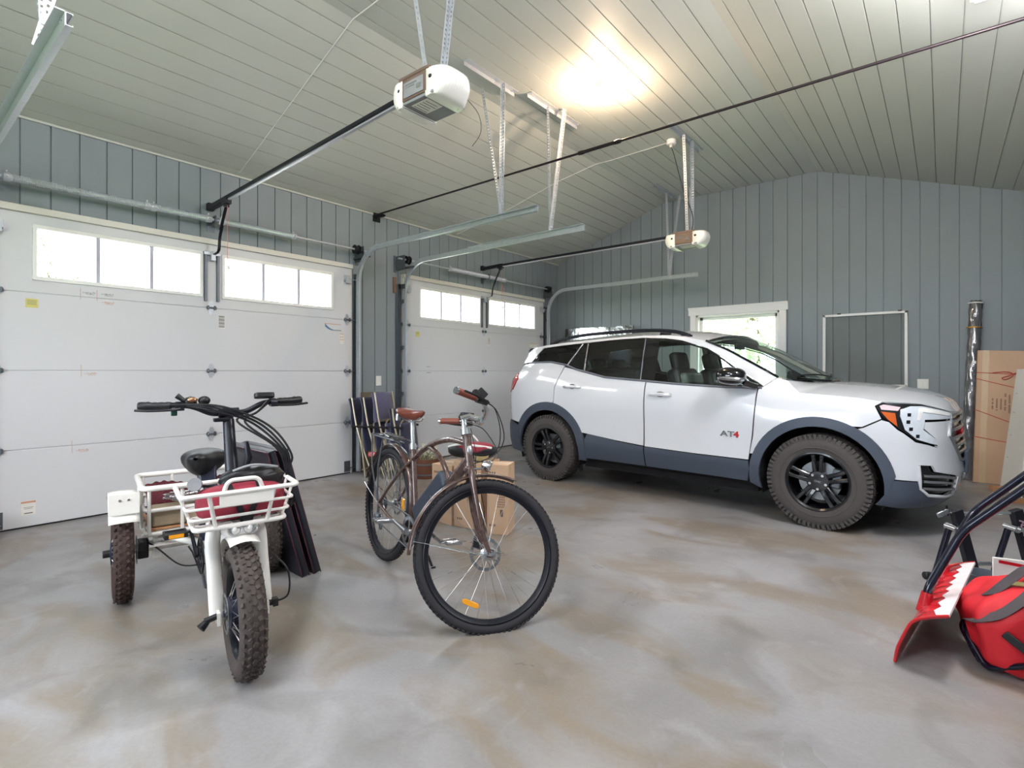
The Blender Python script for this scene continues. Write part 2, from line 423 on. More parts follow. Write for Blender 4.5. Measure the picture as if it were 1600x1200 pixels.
# ================================================================ camera, world, lamps
cam = bpy.data.cameras.new('camera'); co = bpy.data.objects.new('camera', cam); COL.objects.link(co)
co.location = (0, 0, 1.21); co.rotation_euler = (R(90), 0, R(39.1)); cam.sensor_width = 36; cam.lens = 830/1600*36; cam.shift_y = -19/1600; cam.clip_start = .05
sc = bpy.context.scene; sc.camera = co
sc.view_settings.view_transform = 'Standard'; sc.view_settings.look = 'None'; sc.view_settings.gamma = 1; sc.view_settings.exposure = .12
w = bpy.data.worlds.new('sky'); sc.world = w; w.use_nodes = True
N = w.node_tree.nodes; L = w.node_tree.links; bg = N['Background']
tcn = N.new('ShaderNodeTexCoord'); nz = N.new('ShaderNodeTexNoise'); nz.inputs['Scale'].default_value = 2.2; nz.inputs['Detail'].default_value = 5
L.new(tcn.outputs['Generated'], nz.inputs['Vector'])
cr = N.new('ShaderNodeValToRGB'); cr.color_ramp.elements[0].color = (.76, .86, 1, 1); cr.color_ramp.elements[1].color = (1, 1, 1, 1); cr.color_ramp.elements[0].position = .35; cr.color_ramp.elements[1].position = .6
L.new(nz.outputs['Fac'], cr.inputs['Fac']); L.new(cr.outputs['Color'], bg.inputs['Color']); bg.inputs['Strength'].default_value = 15.0

BULB = mat('lit_bulb', '#ffffff', .4, emis=(1, .72, .42), estr=60); FILL_TUBE = mat('fill_tube_glow', '#ffffff', .4, emis=(1, .97, .93), estr=20)  # the tube glow belongs to the added fill fixtures only
def lamp(kind, loc, power, col, size=.1, rot=(0, 0, 0), sy=None, name='lamp_light', parent=None, spread=None):
    d = bpy.data.lights.new(name, kind); d.energy = power; d.color = col
    if kind == 'AREA':
        d.shape = 'RECTANGLE'; d.size = size; d.size_y = sy or size
    else: d.shadow_soft_size = size
    o = bpy.data.objects.new(name, d); COL.objects.link(o); o.location = loc; o.rotation_euler = rot
    if parent: o.parent = parent
    return o
b1 = thing('ceiling_lamp', 'bare warm bulb in a white porcelain holder at the ceiling above the bar', 'lamp', (-2.5, 4.44, ZC))
MB().lathe([(.0, 0), (.06, 0), (.06, -.02), (.035, -.045), (.03, -.06), (0, -.06)], n=20).build('lamp_holder', WHITE, b1)
MB().lathe([(.0, -.055), (.014, -.06), (.016, -.075), (.03, -.1), (.032, -.12), (.022, -.142), (0, -.15)], n=20).build('bulb', BULB, b1)
lamp('POINT', (0, 0, -.2), 60, (1, .72, .48), .06, parent=b1)
for i, (x, y) in enumerate(((-1.9, .5), (-.9, -.8), (.2, 3.35))):  # three ceiling fixtures added as fill to brighten the room
    s = thing('fill_light', ('added long white fill light on the ceiling over the front of the garage', 'added long white fill light on the ceiling nearest the front wall', 'added long white fill light on the right-hand slope of the ceiling')[i], 'light', (x, y, ceil_z(x)-(.005, .12, .06)[i]), (0, 0, PI/2)[i], 'added ceiling fill lights')
    MB().bb((-.6, -.09, -.05), (.6, .09, 0)).build('light_body', WHITE, s, bevel=.01)
    MB().bb((-.58, -.07, -.075), (.58, .07, -.048)).build('diffuser', FILL_TUBE, s, bevel=.012)
    lamp('POINT', (0, 0, -.36), (50, 125, 150)[i], (1, .965, .985), .22, parent=s)
# ================================================================ garage doors and their hardware
ORANGE = mat('orange_ink', '#c08a70', .6); YELLOW = mat('yellow_label', '#cdc676', .6, var=.05); PAPER = mat('paper_label', '#dcdad4', .6, var=.03)
INK = mat('grey_ink', '#6c6a6c', .6); BLUEINK = mat('blue_ink', '#5f86a8', .5); BROWNW = mat('brown_wood_strip', '#7c6250', .7, var=.25, scale=20)
MUNT = mat('muntin_grey', '#b3b3c2', .5, var=.03)
SEAL = mat('vinyl_seal', '#d6d3cc', .55, var=.04)
def sweep(mb, prof, pts, side):
    """open or closed 2-D profile (side, normal) swept along pts; side is a fixed vector"""
    pts = [V(p) for p in pts]; T, _ = frames(pts); side = V(side); m = len(prof); vs = []; fs = []
    for p, t in zip(pts, T):
        n = side.cross(t).normalized()
        vs += [p+side*a+n*b for a, b in prof]
    for i in range(len(pts)-1):
        for k in range(m): fs.append((i*m+k, i*m+(k+1) % m, (i+1)*m+(k+1) % m, (i+1)*m+k))
    fs += [tuple(reversed(range(m))), tuple((len(pts)-1)*m+k for k in range(m))]
    return mb.add(vs, fs)
def cprof(w, d, t, s=1):
    """C channel: w wide (normal), d deep (side), opening towards s"""
    P = [(0, -w/2), (d, -w/2), (d, -w/2+.008), (d-t, -w/2+.008), (d-t, -w/2+t), (t, -w/2+t), (t, w/2-t), (d-t, w/2-t), (d-t, w/2-.008), (d, w/2-.008), (d, w/2), (0, w/2)]
    return [(a*s, b) for a, b in P]
def punched(mb, p0, p1, w, t, across, pitch=.03):
    """flat strip with square holes"""
    p0, p1 = V(p0), V(p1); d = p1-p0; L_ = d.length; d.normalize(); a = V(across); a = (a-d*a.dot(d)).normalized(); n = d.cross(a)
    Rm = Matrix((d, a, n)).transposed(); mid = (p0+p1)/2
    for s in (-1, 1): mb.box(mid+a*s*(w/2-w*.16), (L_, w*.32, t), Rm)
    k = int(L_/pitch)
    for i in range(k+1):
        mb.box(p0+d*(L_*i/k*.985+L_*.0075), (pitch*.55, w*.5, t*.9), Rm)
def punched_angle(mb, p0, p1, w, t, a1, a2):
    p0, p1 = V(p0), V(p1); d = (p1-p0).normalized()
    u = V(a1); u = (u-d*u.dot(d)).normalized(); v = V(a2); v = (v-d*v.dot(d)).normalized()
    punched(mb, p0+u*w/2, p1+u*w/2, w, t, u); punched(mb, p0+v*w/2, p1+v*w/2, w, t, v)

def garage_door(num, y0, y1):
    """four insulated steel sections; every y below is measured from y0"""
    W = y1-y0; F = XW+.05                       # inside face
    d = bpy.data.objects.new('door_%d' % num, None); COL.objects.link(d); d.location = (XW, y0, 0); struct(d)
    hs = DZ/4
    def P(name, mb, m, par=d, **k): return mb.build(name, m, par, **k)
    f = .05                                      # local x of the inside face
    win = [(.285, 1.455), (1.685, 2.855)]; wz0, wz1 = 1.955, 2.335
    for i in range(3):
        MB().bb((0, 0, (.012 if i == 0 else .002+i*hs)), (f, W, (i+1)*hs-.004)).bb((.006, .001, (i+1)*hs-.01), (f-.009, W-.001, (i+1)*hs+.02)).build('door_panel', DOORW, d, bevel=.004)
    mb = MB(); z0, z1 = 3*hs+.002, DZ            # top section with two openings
    xs = [0]+[q for w_ in win for q in w_]+[W]
    mb.bb((0, 0, z0), (f, W, wz0)); mb.bb((0, 0, wz1), (f, W, z1))
    for a, b in ((xs[0], xs[1]), (xs[2], xs[3]), (xs[4], xs[5])): mb.bb((0, a, wz0), (f, b, wz1))
    mb.build('door_panel', DOORW, d)
    MB().bb((0.0, .0, 0), (f*.8, W, .014)).build('bottom_seal', BLACK, d)
    for a, b in win:
        mb = MB(); g = .028
        for p, q in (((f-.002, a-g, wz0-g), (f+.012, b+g, wz0)), ((f-.002, a-g, wz1), (f+.012, b+g, wz1+g)), ((f-.002, a-g, wz0), (f+.012, a, wz1)), ((f-.002, b, wz0), (f+.012, b+g, wz1))): mb.bb(p, q)
        fr = mb.build('window_frame', WHITE, d, bevel=.003)
        mb = MB()
        for k in (1, 2):
            c = a+(b-a)*k/3; mb.bb((f-.032, c-.014, wz0), (f-.004, c+.014, wz1))
        mb.build('muntin', MUNT, fr, bevel=.002)
        MB().bb((.02, a, wz0), (.024, b, wz1)).build('window_pane', GLASS, fr, smooth=0)
    def hinge(y, z, edge):
        mb = MB(); X = f+.001; s = .068
        for sg in (1, -1):
            poly = [(y-.036, z+sg*.006), (y+.036, z+sg*.006), (y+.030, z+sg*.028), (y+.012, z+sg*s), (y-.012, z+sg*s), (y-.030, z+sg*.028)]
            vs = [(X, p[0], p[1]) for p in poly]+[(X+.003, p[0], p[1]) for p in poly]; n = 6
            mb.add(vs, [tuple(range(n)), tuple(range(n, 2*n))]+[(i, (i+1) % n, n+(i+1) % n, n+i) for i in range(n)])
            mb.cyl((X+.003, y, z+sg*.032), (X+.008, y, z+sg*.032), .005, n=6); mb.cyl((X+.003, y, z+sg*.054), (X+.008, y, z+sg*.054), .004, n=6)
        h = mb.build('hinge', GALV, d)
        mb = MB(); mb.cyl((X+.01, y-.04, z), (X+.01, y+.04, z), .009, n=10)
        for sg in (-1, 1):
            mb.lathe([(.0, 0), (.022, .002), (.014, .012), (0, .014)], (X+.008, y+sg*.03, z), (0, sg, 0), 10)
            mb.bb((X, y+sg*.03-.006, z-.02), (X+.022, y+sg*.03+.006, z+.02))
        mb.build('hinge_barrel', GALVD, h)
        if edge:
            e = -.062 if y < W/2 else W+.062
            mb = MB(); mb.cyl((X+.028, y, z), (X+.028, e, z), .006, n=8); mb.cyl((X+.028, e-.008, z), (X+.028, e+.008, z), .022, n=14)
            mb.build('roller', GALVD, d)
    for k in (1, 2, 3):
        for y, e in ((.05, 1), (W/2, 0), (W-.05, 1)): hinge(y, k*hs, e)
    for y in (.05, W-.05):                       # top and bottom roller brackets
        s = -1 if y < W/2 else 1
        mb = MB(); mb.bb((f, y-.045, 2.27), (f+.004, y+.045, 2.36)); mb.bb((f, y-.04, 2.29), (f+.05, y+.04, 2.295)); mb.bb((f+.02, y-.035, 2.26), (f+.05, y+.03, 2.32)); mb.cyl((f+.028, y, 2.31), (f+.028, y+s*.11, 2.31), .006, n=8)
        mb.build('top_bracket', GALV, d, bevel=.001)
        mb = MB(); mb.bb((f, y-.04, .02), (f+.004, y+.04, .15)); mb.bb((f, y-.03, .05), (f+.04, y+.03, .055)); mb.cyl((f+.028, y, .07), (f+.028, y+s*.11, .07), .006, n=8)
        mb.build('bottom_bracket', GALVD, d, bevel=.001)
    # operator reinforcement between the windows
    mb = MB()
    for s in (-.055, .055): mb.bb((f, W/2+s-.011, 3*hs+.06), (f+.03, W/2+s+.011, DZ-.07))
    mb.build('operator_post', GALVD, d, bevel=.002)
    mb = MB(); mb.bb((f, W/2-.075, DZ-.105), (f+.035, W/2+.075, DZ-.075)); mb.bb((f, W/2-.02, DZ-.16), (f+.06, W/2+.02, DZ-.07))
    mb.build('operator_bracket', GALV, d, bevel=.002)
    # header seal strip above the door
    MB().bb((.0, -.02, DZ+.001), (.075, W+.02, DZ+.055)).build('header_trim', SEAL, d, bevel=.006)
    mb = MB()
    for e in (-.02, W+.002): mb.bb((.002, e, 0), (.045, e+.018, DZ))
    mb.build('side_seal', SEAL, d)
    return d, W, hs
FX = .0515
def label_plate(d, y, z, w, h, m, name='sticker'):
    return MB().bb((FX-.001, y-w/2, z-h/2), (FX, y+w/2, z+h/2)).build(name, m, d, smooth=0)
def marks(d, items, m, name='printed_marks', par=None):
    mb = MB()
    for y, z, w, h in items: mb.bb((FX-.001, y-w/2, z-h/2), (FX+.0006, y+w/2, z+h/2))
    return mb.build(name, m, par or d, smooth=0)
d1, W1, hs = garage_door(1, *D1)
d2, W2, _ = garage_door(2, *D2)
# stickers and pencilled marks on the near door
st = label_plate(d1, .255, 1.745, .075, .07, YELLOW)
marks(d1, [(.255, 1.745+q, .055, .003) for q in (.02, .01, 0, -.01)], INK, par=st)
rnd = random.Random(3)
def scribble(d, y, z, w=.06, m=ORANGE):
    its = [(y-w/2-.015, z, .012, .003)]
    for k in range(7): its.append((y-w/2+w*k/6, z+rnd.uniform(-.004, .004), .004, rnd.uniform(.006, .016)))
    its += [(y, z-.012, w*.9, .0025)]
    marks(d, its, m)
for y, z in ((.62, 1.865), (.745, 1.865), (.75, 1.795), (.63, 1.195), (.575, .565)): scribble(d1, y, z, m=INK if z > 1.8 else ORANGE)
for y in (.555, .665): marks(d1, [(y, 1.85, .002, .09)], ORANGE)
marks(d1, [(.56, 1.22, .002, .1), (.5, .6, .002, .1)], ORANGE)
st = label_plate(d1, 1.655, 1.70, .062, .13, PAPER); marks(d1, [(1.655, 1.755-.0115*k, .054, .005 if k % 3 else .009) for k in range(10)], INK, par=st)
st = label_plate(d1, .235, .155, .085, .11, PAPER); marks(d1, [(.235, .2, .085, .014)], ORANGE, par=st); marks(d1, [(.235, .16, .06, .003), (.235, .15, .05, .003), (.235, .115, .05, .008)], INK, par=st)
# the maker's swoosh sticker and its warning label beside the right edge
st = label_plate(d1, 2.88, 1.72, .21, .10, DOORW)
marks(d1, [(2.88, 1.765, .21, .006)], ORANGE, par=st)
mb = MB()
for k in range(14):
    t = k/13; y = 2.785+.12*t; z = 1.745-.05*(1-(1-t)**2.2); mb.bb((FX-.001, y-.006, z-.013*(1-t)-.003), (FX+.0007, y+.006, z+.013*(1-t)+.003))
mb.build('swoosh_mark', BLUEINK, st, smooth=0)
marks(d1, [(2.915+.012*k, 1.695, .008, .012) for k in range(7)], INK, par=st)
st = label_plate(d1, 3.0, 1.60, .055, .12, PAPER); marks(d1, [(3.0, 1.655, .055, .006), (2.985, 1.62, .012, .012), (3.012, 1.62, .012, .012), (2.985, 1.59, .012, .012), (3.012, 1.59, .012, .012)], ORANGE, par=st)
# same on the far door
st = label_plate(d2, .23, 1.72, .07, .07, YELLOW); marks(d2, [(.23, 1.72+q, .05, .003) for q in (.02, .01, 0)], INK, par=st)
st = label_plate(d2, 1.68, 1.68, .055, .12, PAPER); marks(d2, [(1.68, 1.73-.012*k, .045, .005) for k in range(8)], INK, par=st)
st = label_plate(d2, 2.83, 1.66, .22, .085, PAPER); marks(d2, [(2.83, 1.695, .21, .006), (2.83, 1.62, .21, .005)], ORANGE, par=st)
marks(d2, [(.42, 1.28, .06, .006), (.43, 1.20, .08, .006)], INK)

# ---------------------------------------------------------------- tracks
def track(y, side, label, top=2.65, end=-2.78, hx=-3.2, wood=0):
    """side +1: the door lies towards -y of this track"""
    t = thing('door_track', label, 'garage door track', (XW, y, 0), 0, 'garage door tracks')
    r = .38; x0 = .13; X = lambda x: x-XW
    pts = [(x0, 0, .02), (x0, 0, top-r)]
    sp = [(-s_, z) for s_, z in cprof(.055, .026, .0035)]
    if side < 0: sp = [(-a, b) for a, b in sp]
    mb = MB(); sweep(mb, sp, pts, (0, 1, 0)); mb.build('vertical_rail', GALV, t)
    pts = [(x0+r-r*math.cos(a), 0, top-r+r*math.sin(a)) for a in [R(90*k/14) for k in range(15)]]
    mb = MB(); sweep(mb, sp, pts+[(X(end), 0, top+.004)], (0, 1, 0)); mb.build('curved_rail', GALV, t)
    sgn = 1 if side > 0 else -1
    mb = MB(); a0 = X(end)-1.55
    mb.bb((a0, 0, top+.026), (X(end)+.005, sgn*.035, top+.031)); mb.bb((a0, sgn*.0, top-.03), (X(end)+.005, sgn*.003, top+.031))
    for k in range(2): mb.cyl((X(end)-.035-.03*k, -.008, top+.012), (X(end)-.035-.03*k, .008, top+.012), .007, n=8)
    mb.build('stiffener_angle', GALV, t)
    # jamb angle with slots
    mb = MB(); mb.bb((0.001, sgn*.002, 0), (.06, sgn*.005, top-r+.12)); mb.bb((0.001, sgn*.002, 0), (.005, sgn*.045, top-r+.12))
    for z in (.3, .9, 1.5, 2.1): mb.bb((.055, sgn*.001, z), (x0, sgn*.004, z+.05)); mb.cyl((.09, -.006, z+.025), (.09, .012, z+.025), .008, n=8)
    mb.bb((.03, sgn*.001, top-r+.05), (x0+.02, sgn*.005, top-r+.11))
    mb.build('jamb_bracket', GALVD, t)
    # brace from the header plate to the curve
    mb = MB(); mb.bb((.003, sgn*.001, top-.085), (.33, sgn*.005, top-.055)); mb.bb((.003, sgn*.001, top-.085), (.33, sgn*.03, top-.082)); mb.build('flag_bracket', GALVD, t)
    if wood: MB().bb((.001, sgn*.047, top-r+.0), (.03, sgn*.085, top-r+.2)).build('wood_block', BROWNW, t)
    # hanging angles
    mb = MB(); b = (X(hx), sgn*.012, top+.03); zc = ZC-.015
    if hx > -3.6:
        yo = wood*0
        punched_angle(mb, b, (X(hx)-(.2 if label == LB[1] else .02), HANG[label][0], zc), .03, .0025, (1, 0, 0), (0, 1, 0))
        punched_angle(mb, (b[0]+.012, b[1], b[2]), (X(hx)+(.02 if label == LB[1] else .10), HANG[label][1], zc), .03, .0025, (1, 0, 0), (0, -1, 0))
        a, c = HANG[label][2]
        m2 = MB(); m2.bb((X(hx)-.02, a, ZC-.005), (X(hx)+.03, c, ZC-.001)); m2.bb((X(hx)-.022, a, ZC-.04), (X(hx)-.018, c, ZC-.001))
        for yy in (a+.03, c-.03): m2.cyl((X(hx)+.01, yy, ZC-.005), (X(hx)+.01, yy, ZC-.014), .01, n=6)
        m2.build('ceiling_angle', GALV, t)
    mb.build('hanger', GALV, t)
    return t
HANG = {'near door left track curving up close to the camera': (-.05, .25, (-.2, .5)),
        'near door right track, longest bright rail over the brown bicycle': (-.03, .03, (-.45, .25)),
        'far door left track, middle rail hung by one warm lit strap': (-.03, .12, (-.35, .55)),
        'far door right track beside the back wall': (-.03, .2, (-.45, .25))}
LB = list(HANG)
track(D1[0]-.065, -1, LB[0]); track(D1[1]+.065, 1, LB[1], hx=-3.23); track(D2[0]-.065, -1, LB[2], top=2.62, end=-2.72, hx=-3.13, wood=1); track(D2[1]+.065, 1, LB[3], top=2.63, hx=-3.24)

# ---------------------------------------------------------------- torsion springs
def torsion(y0, y1, label, sp):
    z = 2.665; t = thing('torsion_spring', label, 'garage door spring', (XW, y0, z), 0, 'torsion spring shafts over the doors'); W = y1-y0; xo = .14
    MB().cyl((xo, -.17, 0), (xo, W+.17, 0), .0125, n=10).build('shaft', GALV, t)
    for a, b in sp:
        mb = MB(); n = int((b-a)/.0085); k = 8
        prof = []
        for i in range(n+1):
            y = a+(b-a)*i/n; prof += [(.0265, y-.002), (.030, y+.002)]
        mb.lathe(prof, (xo, 0, 0), (0, 1, 0), 12)
        s = mb.build('spring', GALV, t, smooth=0)
        for e in (a, b):
            mb = MB(); mb.lathe([(0, -.03), (.027, -.03), (.036, -.02), (.036, .012), (.028, .03), (0, .03)], (xo, e, 0), (0, 1, 0), 14); mb.cyl((xo, e, .03), (xo, e, .05), .006, n=6); mb.cyl((xo+.03, e, 0), (xo+.05, e, 0), .006, n=6)
            mb.build('winding_cone', GALV, s)
    for yb in (W/2,):
        mb = MB(); mb.bb((0.002, yb-.02, -.09), (.006, yb+.05, .06)); mb.bb((.002, yb-.003, -.03), (xo+.03, yb+.003, .04)); mb.lathe([(0, -.01), (.034, -.01), (.034, .01), (0, .01)], (xo, yb, 0), (0, 1, 0), 16)
        mb.build('centre_bracket', GALVD, t)
    for e, s in ((-.02, -1), (W+.02, 1)):
        mb = MB(); mb.lathe([(0, -.03), (.052, -.03), (.052, -.024), (.04, -.02), (.038, .018), (.055, .022), (.055, .03), (0, .03)], (xo, e, 0), (0, 1, 0), 20); mb.build('cable_drum', BLKMET, t)
        mb = MB(); yy = e+s*.075; mb.bb((.002, yy-.003, -.13), (xo+.04, yy+.003, .05)); mb.bb((.001, yy-.04 if s < 0 else yy, -.16), (.005, yy if s < 0 else yy+.04, .06)); mb.lathe([(0, -.012), (.026, -.012), (.026, .012), (0, .012)], (xo, yy, 0), (0, 1, 0), 14)
        mb.build('end_bearing_plate', GALVD, t)
        MB().cyl((xo-.045, e-s*.012, 0), (xo-.062, e+s*.0-s*.02, -z+.1), .0022, n=5).build('lift_cable', GALVD, t)
torsion(*D1, 'torsion spring shaft above the near garage door', [(.1, 1.0), (1.05, 1.5), (1.62, 2.35)])
torsion(*D2, 'torsion spring shaft above the far garage door', [(.75, 1.95)])

# ---------------------------------------------------------------- openers
HOUS = mat('opener_housing', '#c9c6bf', .45, var=.05); BROWN = mat('opener_chassis', '#77645a', .45, metal=.3, var=.15); GREYP = mat('opener_underside', '#84868a', .5, var=.08)
BELT = mat('belt_strip', '#b9bac6', .35, metal=.4, var=.05); PINK = mat('pull_cord', '#d08a80', .7)
def opener(y, x1, z0, z1, label, ribs, strap_y, gold):
    t = thing('garage_door_opener', label, 'garage door opener', (XW, y, z0), 0, 'garage door openers'); X = lambda x: x-XW
    zr = z1-z0; a = (X(-5.52), 0, 0); b = (X(x1)+.16, 0, zr)
    MB().bar([a, b], .042, .03).build('rail', BLKMET, t, bevel=.003)
    MB().bar([(a[0]+.35, 0, -.022+zr*.1), (b[0], 0, zr-.022)], .022, .012).build('belt', BELT, t)
    mb = MB(); mb.bb((a[0]-.035, -.03, -.035), (a[0]+.02, .03, .035)); mb.bar([(a[0], 0, -.01), (a[0]+.33, 0, .0)], .05, .045); mb.build('header_bracket', BLKMET, t, bevel=.004)
    tx = X(-5.17)
    mb = MB(); mb.bb((tx-.05, -.026, -.045), (tx+.05, .026, .022)); mb.bb((tx-.02, -.02, -.07), (tx+.02, .02, -.03)); mb.build('trolley', BLKMET, t, bevel=.004)
    dz = DZ-.1-z0
    mb = MB(); mb.bar([(tx, .0, -.05), (tx-.13, .0, (dz-.05)*.5)], .025, .006, (1, 0, .5)); mb.bar(catmull([(tx-.105, .006, (dz-.05)*.42), (tx-.16, .006, dz*.7), (tx-.185, .006, dz*.95), (.10, .006, dz)], 5), .025, .006, (1, 0, .5)); mb.build('arm', BLKMET, t)
    mb = MB(); mb.cyl((tx+.02, 0, -.06), (tx+.02, 0, -.62), .0022, n=5); c = mb.build('release_cord', PINK, t)
    if gold: mb = MB().tube(fillet([(tx+.02, .0, -.3), (tx+.05, .02, -.36), (tx+.02, .03, -.42), (tx+.0, .01, -.36), (tx+.02, 0, -.3)], .02), .003, 5); mb.build('cord_loop', PINK, c)
    MB().bb((tx-.01, -.012, -.65), (tx+.05, .012, -.62)).build('cord_handle', WHITE, c, bevel=.004)
    # power head: chassis between two domed light lenses
    hx0, hx1 = X(x1)-.0, X(x1)+.49; hc = (hx0+hx1)/2; zb = zr-.155
    MB().bb((hc-.11, -.135, zb+.022), (hc+.11, .135, zr+.005)).build('power_head', BROWN, t, bevel=.006)
    MB().bb((hc-.155, -.13, zb+.004), (hc+.155, .13, zb+.022)).build('underside_plate', GREYP, t, bevel=.004)
    MB().bb((hc-.13, -.14, zr-.008), (hc+.13, .14, zr+.012)).build('top_cover', BROWN, t, bevel=.005)
    for s in (-1, 1):
        mb = MB(); nr = 15
        def fn(u, v, s=s):
            w_ = 2*u-1; e = (1-abs(w_)**3.5)**.45
            a = R(90*v)                                   # v 0 at the bottom plate, 1 at the top edge
            rb = .004*math.sin(u*nr*PI)**2*math.sin(PI*v) if ribs else 0
            x = .10+(.145*e+rb)*math.sin(R(20+100*v))**.7 if v > .0 else .10
            return (hc+s*x, w_*.135, zb-.006*(1-v)+.15*v**1.15)
        mb.grid(fn, 45 if ribs else 20, 14)
        pl = [(hc+s*.10, y_, z_) for y_, z_ in ((-.135, zb), (.135, zb), (.135, zb+.15), (-.135, zb+.15))]; mb.add(pl, [(0, 1, 2, 3)])
        mb.build('light_lens', LENS, t, solid=.003)
    lp = MB().bb((hc-.06, -.10, zb+.001), (hc+.08, .02, zb+.005)).build('rating_label', PAPER, t)
    mb = MB()
    for k in range(5): mb.bb((hc-.05+.025*k, -.09, zb+.0004), (hc-.045+.025*k, .01-.01*(k % 3), zb+.002))
    mb.build('printed_marks', INK, lp)
    q = MB().bb((hc-.085, -.14, zb+.035), (hc+.085, -.134, zb+.125)).build('control_panel', GREYP if ribs else BROWN, t, bevel=.002)
    mb = MB(); mb.bb((hc-.07, -.1415, zb+.10), (hc+.03, -.139, zb+.108)); mb.bb((hc-.07, -.1415, zb+.088), (hc+.01, -.139, zb+.093)); mb.bb((hc+.03, -.143, zb+.06), (hc+.07, -.139, zb+.085)); mb.build('terminal_strip', CHROME, q)
    for x_ in (hc-.135, hc+.135): MB().ell((x_, -.13, zb+.1), (.014, .008, .012)).build('screw_head', BLACK, t)
    # hanging straps to the ceiling angle
    cx = hc; top = ZC-.015-z0
    mb = MB(); y0, y1 = strap_y
    punched_angle(mb, (cx, -.05, zr+.01), (cx, y0, top), .032, .0025, (1, 0, 0), (0, 1, 0)); punched_angle(mb, (cx+.02, .07, zr+.01), (cx+.02, y1, top), .032, .0025, (1, 0, 0), (0, -1, 0))
    if not ribs: punched(mb, (cx+.01, .06, zr+.1), (cx-.28*0+.01, -.04+.1, zr+.55), .03, .0025, (0, 1, 0))
    mb.build('hanging_strap', GALV, t)
    mb = MB(); mb.bb((cx-.02, -.5, top+.008), (cx+.03, .42, top+.013)); mb.bb((cx-.022, -.5, top-.028), (cx-.018, .42, top+.013))
    for yy in (-.46, .0, .38): mb.cyl((cx+.008, yy, top+.008), (cx+.008, yy, top-.004), .01, n=6)
    mb.build('ceiling_angle', GALV, t)
    return t, cx, zr
o1, _, _ = opener(2.157, -2.62, 2.81, 2.93, 'near opener with ribbed lenses on the long diagonal rail', True, (-.25, .2), False)
MB().tube(catmull([(X_, y_, z_) for X_, y_, z_ in ((3.37, .10, .02), (3.43, .15, -.08), (3.43, .17, -.18), (3.37, .16, -.25))], 6), .002, 5).build('antenna_wire', BLACK, o1)
o2, cx2, zr2 = opener(6.09, -2.56, 2.81, 2.81, 'far opener with smooth white lenses hanging before the back wall', False, (-.16, .06), True)
# plug socket on the ceiling, its surface cable, and the opener's lead
s = thing('ceiling_socket', 'round socket on the ceiling that the far opener is plugged into', 'socket', (-2.48, 6.02, ZC))
MB().lathe([(0, 0), (.055, 0), (.055, -.045), (.045, -.055), (0, -.055)], n=22).build('socket_box', WHITE, s)
MB().box((0, 0, -.07), (.035, .045, .04)).build('plug', HOUS, s, bevel=.006)
c = MB().tube(catmull([(-2.48, 6.02, ZC-.085), (-2.45, 6.04, ZC-.2), (-2.36, 6.08, ZC-.6), (-2.27, 6.13, ZC-.9), (-2.28, 6.12, 2.83)], 8), .0045, 6).build('power_cord', BLACK); tag(c, 'thin black power cord hanging from ceiling socket to far opener', 'power cord')
pts = [(-5.5, 5.5, ceil_z(-5.5)-.006), (-4.9, 5.72, ceil_z(-4.9)-.006), (-4.0, 5.9, ceil_z(-4.0)-.006), (RL, 6.08, ZC-.006), (-3.3, 6.09, ZC-.006), (-2.54, 6.05, ZC-.006)]
c = MB().tube(pts, .004, 6).build('ceiling_cable', WHITE); tag(c, 'thin white surface cable running up the ceiling to the socket', 'cable')
pts = [(-5.5, 2.42, ceil_z(-5.5)-.006), (-4.5, 2.41, ceil_z(-4.5)-.006), (RL, 2.40, ZC-.006), (-2.7, 2.38, ZC-.006)]
c = MB().tube(pts, .004, 6).build('ceiling_cable', WHITE); tag(c, 'thin white surface cable on the ceiling over the near garage door', 'cable')

# ---------------------------------------------------------------- steel tie rod with turnbuckle
RUST = mat('dark_rod', '#2a2225', .4, metal=.5, var=.2)
t = thing('tie_rod', 'thin black steel tie rod with turnbuckle crossing the room under the ceiling', 'tie rod', (XW, 4.12, 3.19)); W_ = XR-XW
MB().cyl((0, 0, 0), (W_, 0, 0), .0105, n=10).build('rod', RUST, t)
mb = MB(); cx = 3.2
for a in (-.18, .18): mb.lathe([(0, -.03), (.017, -.03), (.02, 0), (.017, .03), (0, .03)], (cx+a, 0, 0), (1, 0, 0), 12)
for s_ in (-1, 1): mb.box((cx, s_*.014, 0), (.36, .007, .016))
mb.build('turnbuckle', RUST, t)
for x0, s_ in ((.0, 1), (W_, -1)):
    mb = MB(); mb.ell((x0+s_*.07, 0, -.02), (.12, .038, .026), Matrix.Rotation(s_*R(10), 3, 'Y'), 14, 8); mb.box((x0+s_*.012, 0, -.03), (.018, .10, .12)); mb.build('end_anchor', BLKMET, t)
# ================================================================ the white SUV: body surface
import bisect
CAR_PLAN = [(-2.2, 0), (-2.195, -.2), (-2.17, -.45), (-2.10, -.68), (-1.99, -.81), (-1.82, -.878), (-1.6, -.9), (-1.3, -.905), (-.8, -.905), (-.3, -.905), (.2, -.905), (.8, -.905), (1.3, -.903), (1.6, -.898), (1.78, -.878), (1.92, -.83), (2.03, -.735), (2.10, -.60), (2.145, -.42), (2.165, -.2), (2.17, 0)]
def _cr(p, n=12):
    out = []
    for i in range(len(p)-1):
        a, b, c, d = p[max(0, i-1)], p[i], p[i+1], p[min(len(p)-1, i+2)]
        if i == 0: a = (c[0], -c[1])          # mirror across the centre line so the ends meet square
        if i == len(p)-2: d = (b[0], -b[1])
        for k in range(n):
            t = k/n; out.append(tuple(.5*(2*b[j]+(c[j]-a[j])*t+(2*a[j]-5*b[j]+4*c[j]-d[j])*t*t+(3*b[j]-a[j]-3*c[j]+d[j])*t**3) for j in (0, 1)))
    out.append(p[-1]); return out
_P = _cr(CAR_PLAN); _S = [0.]
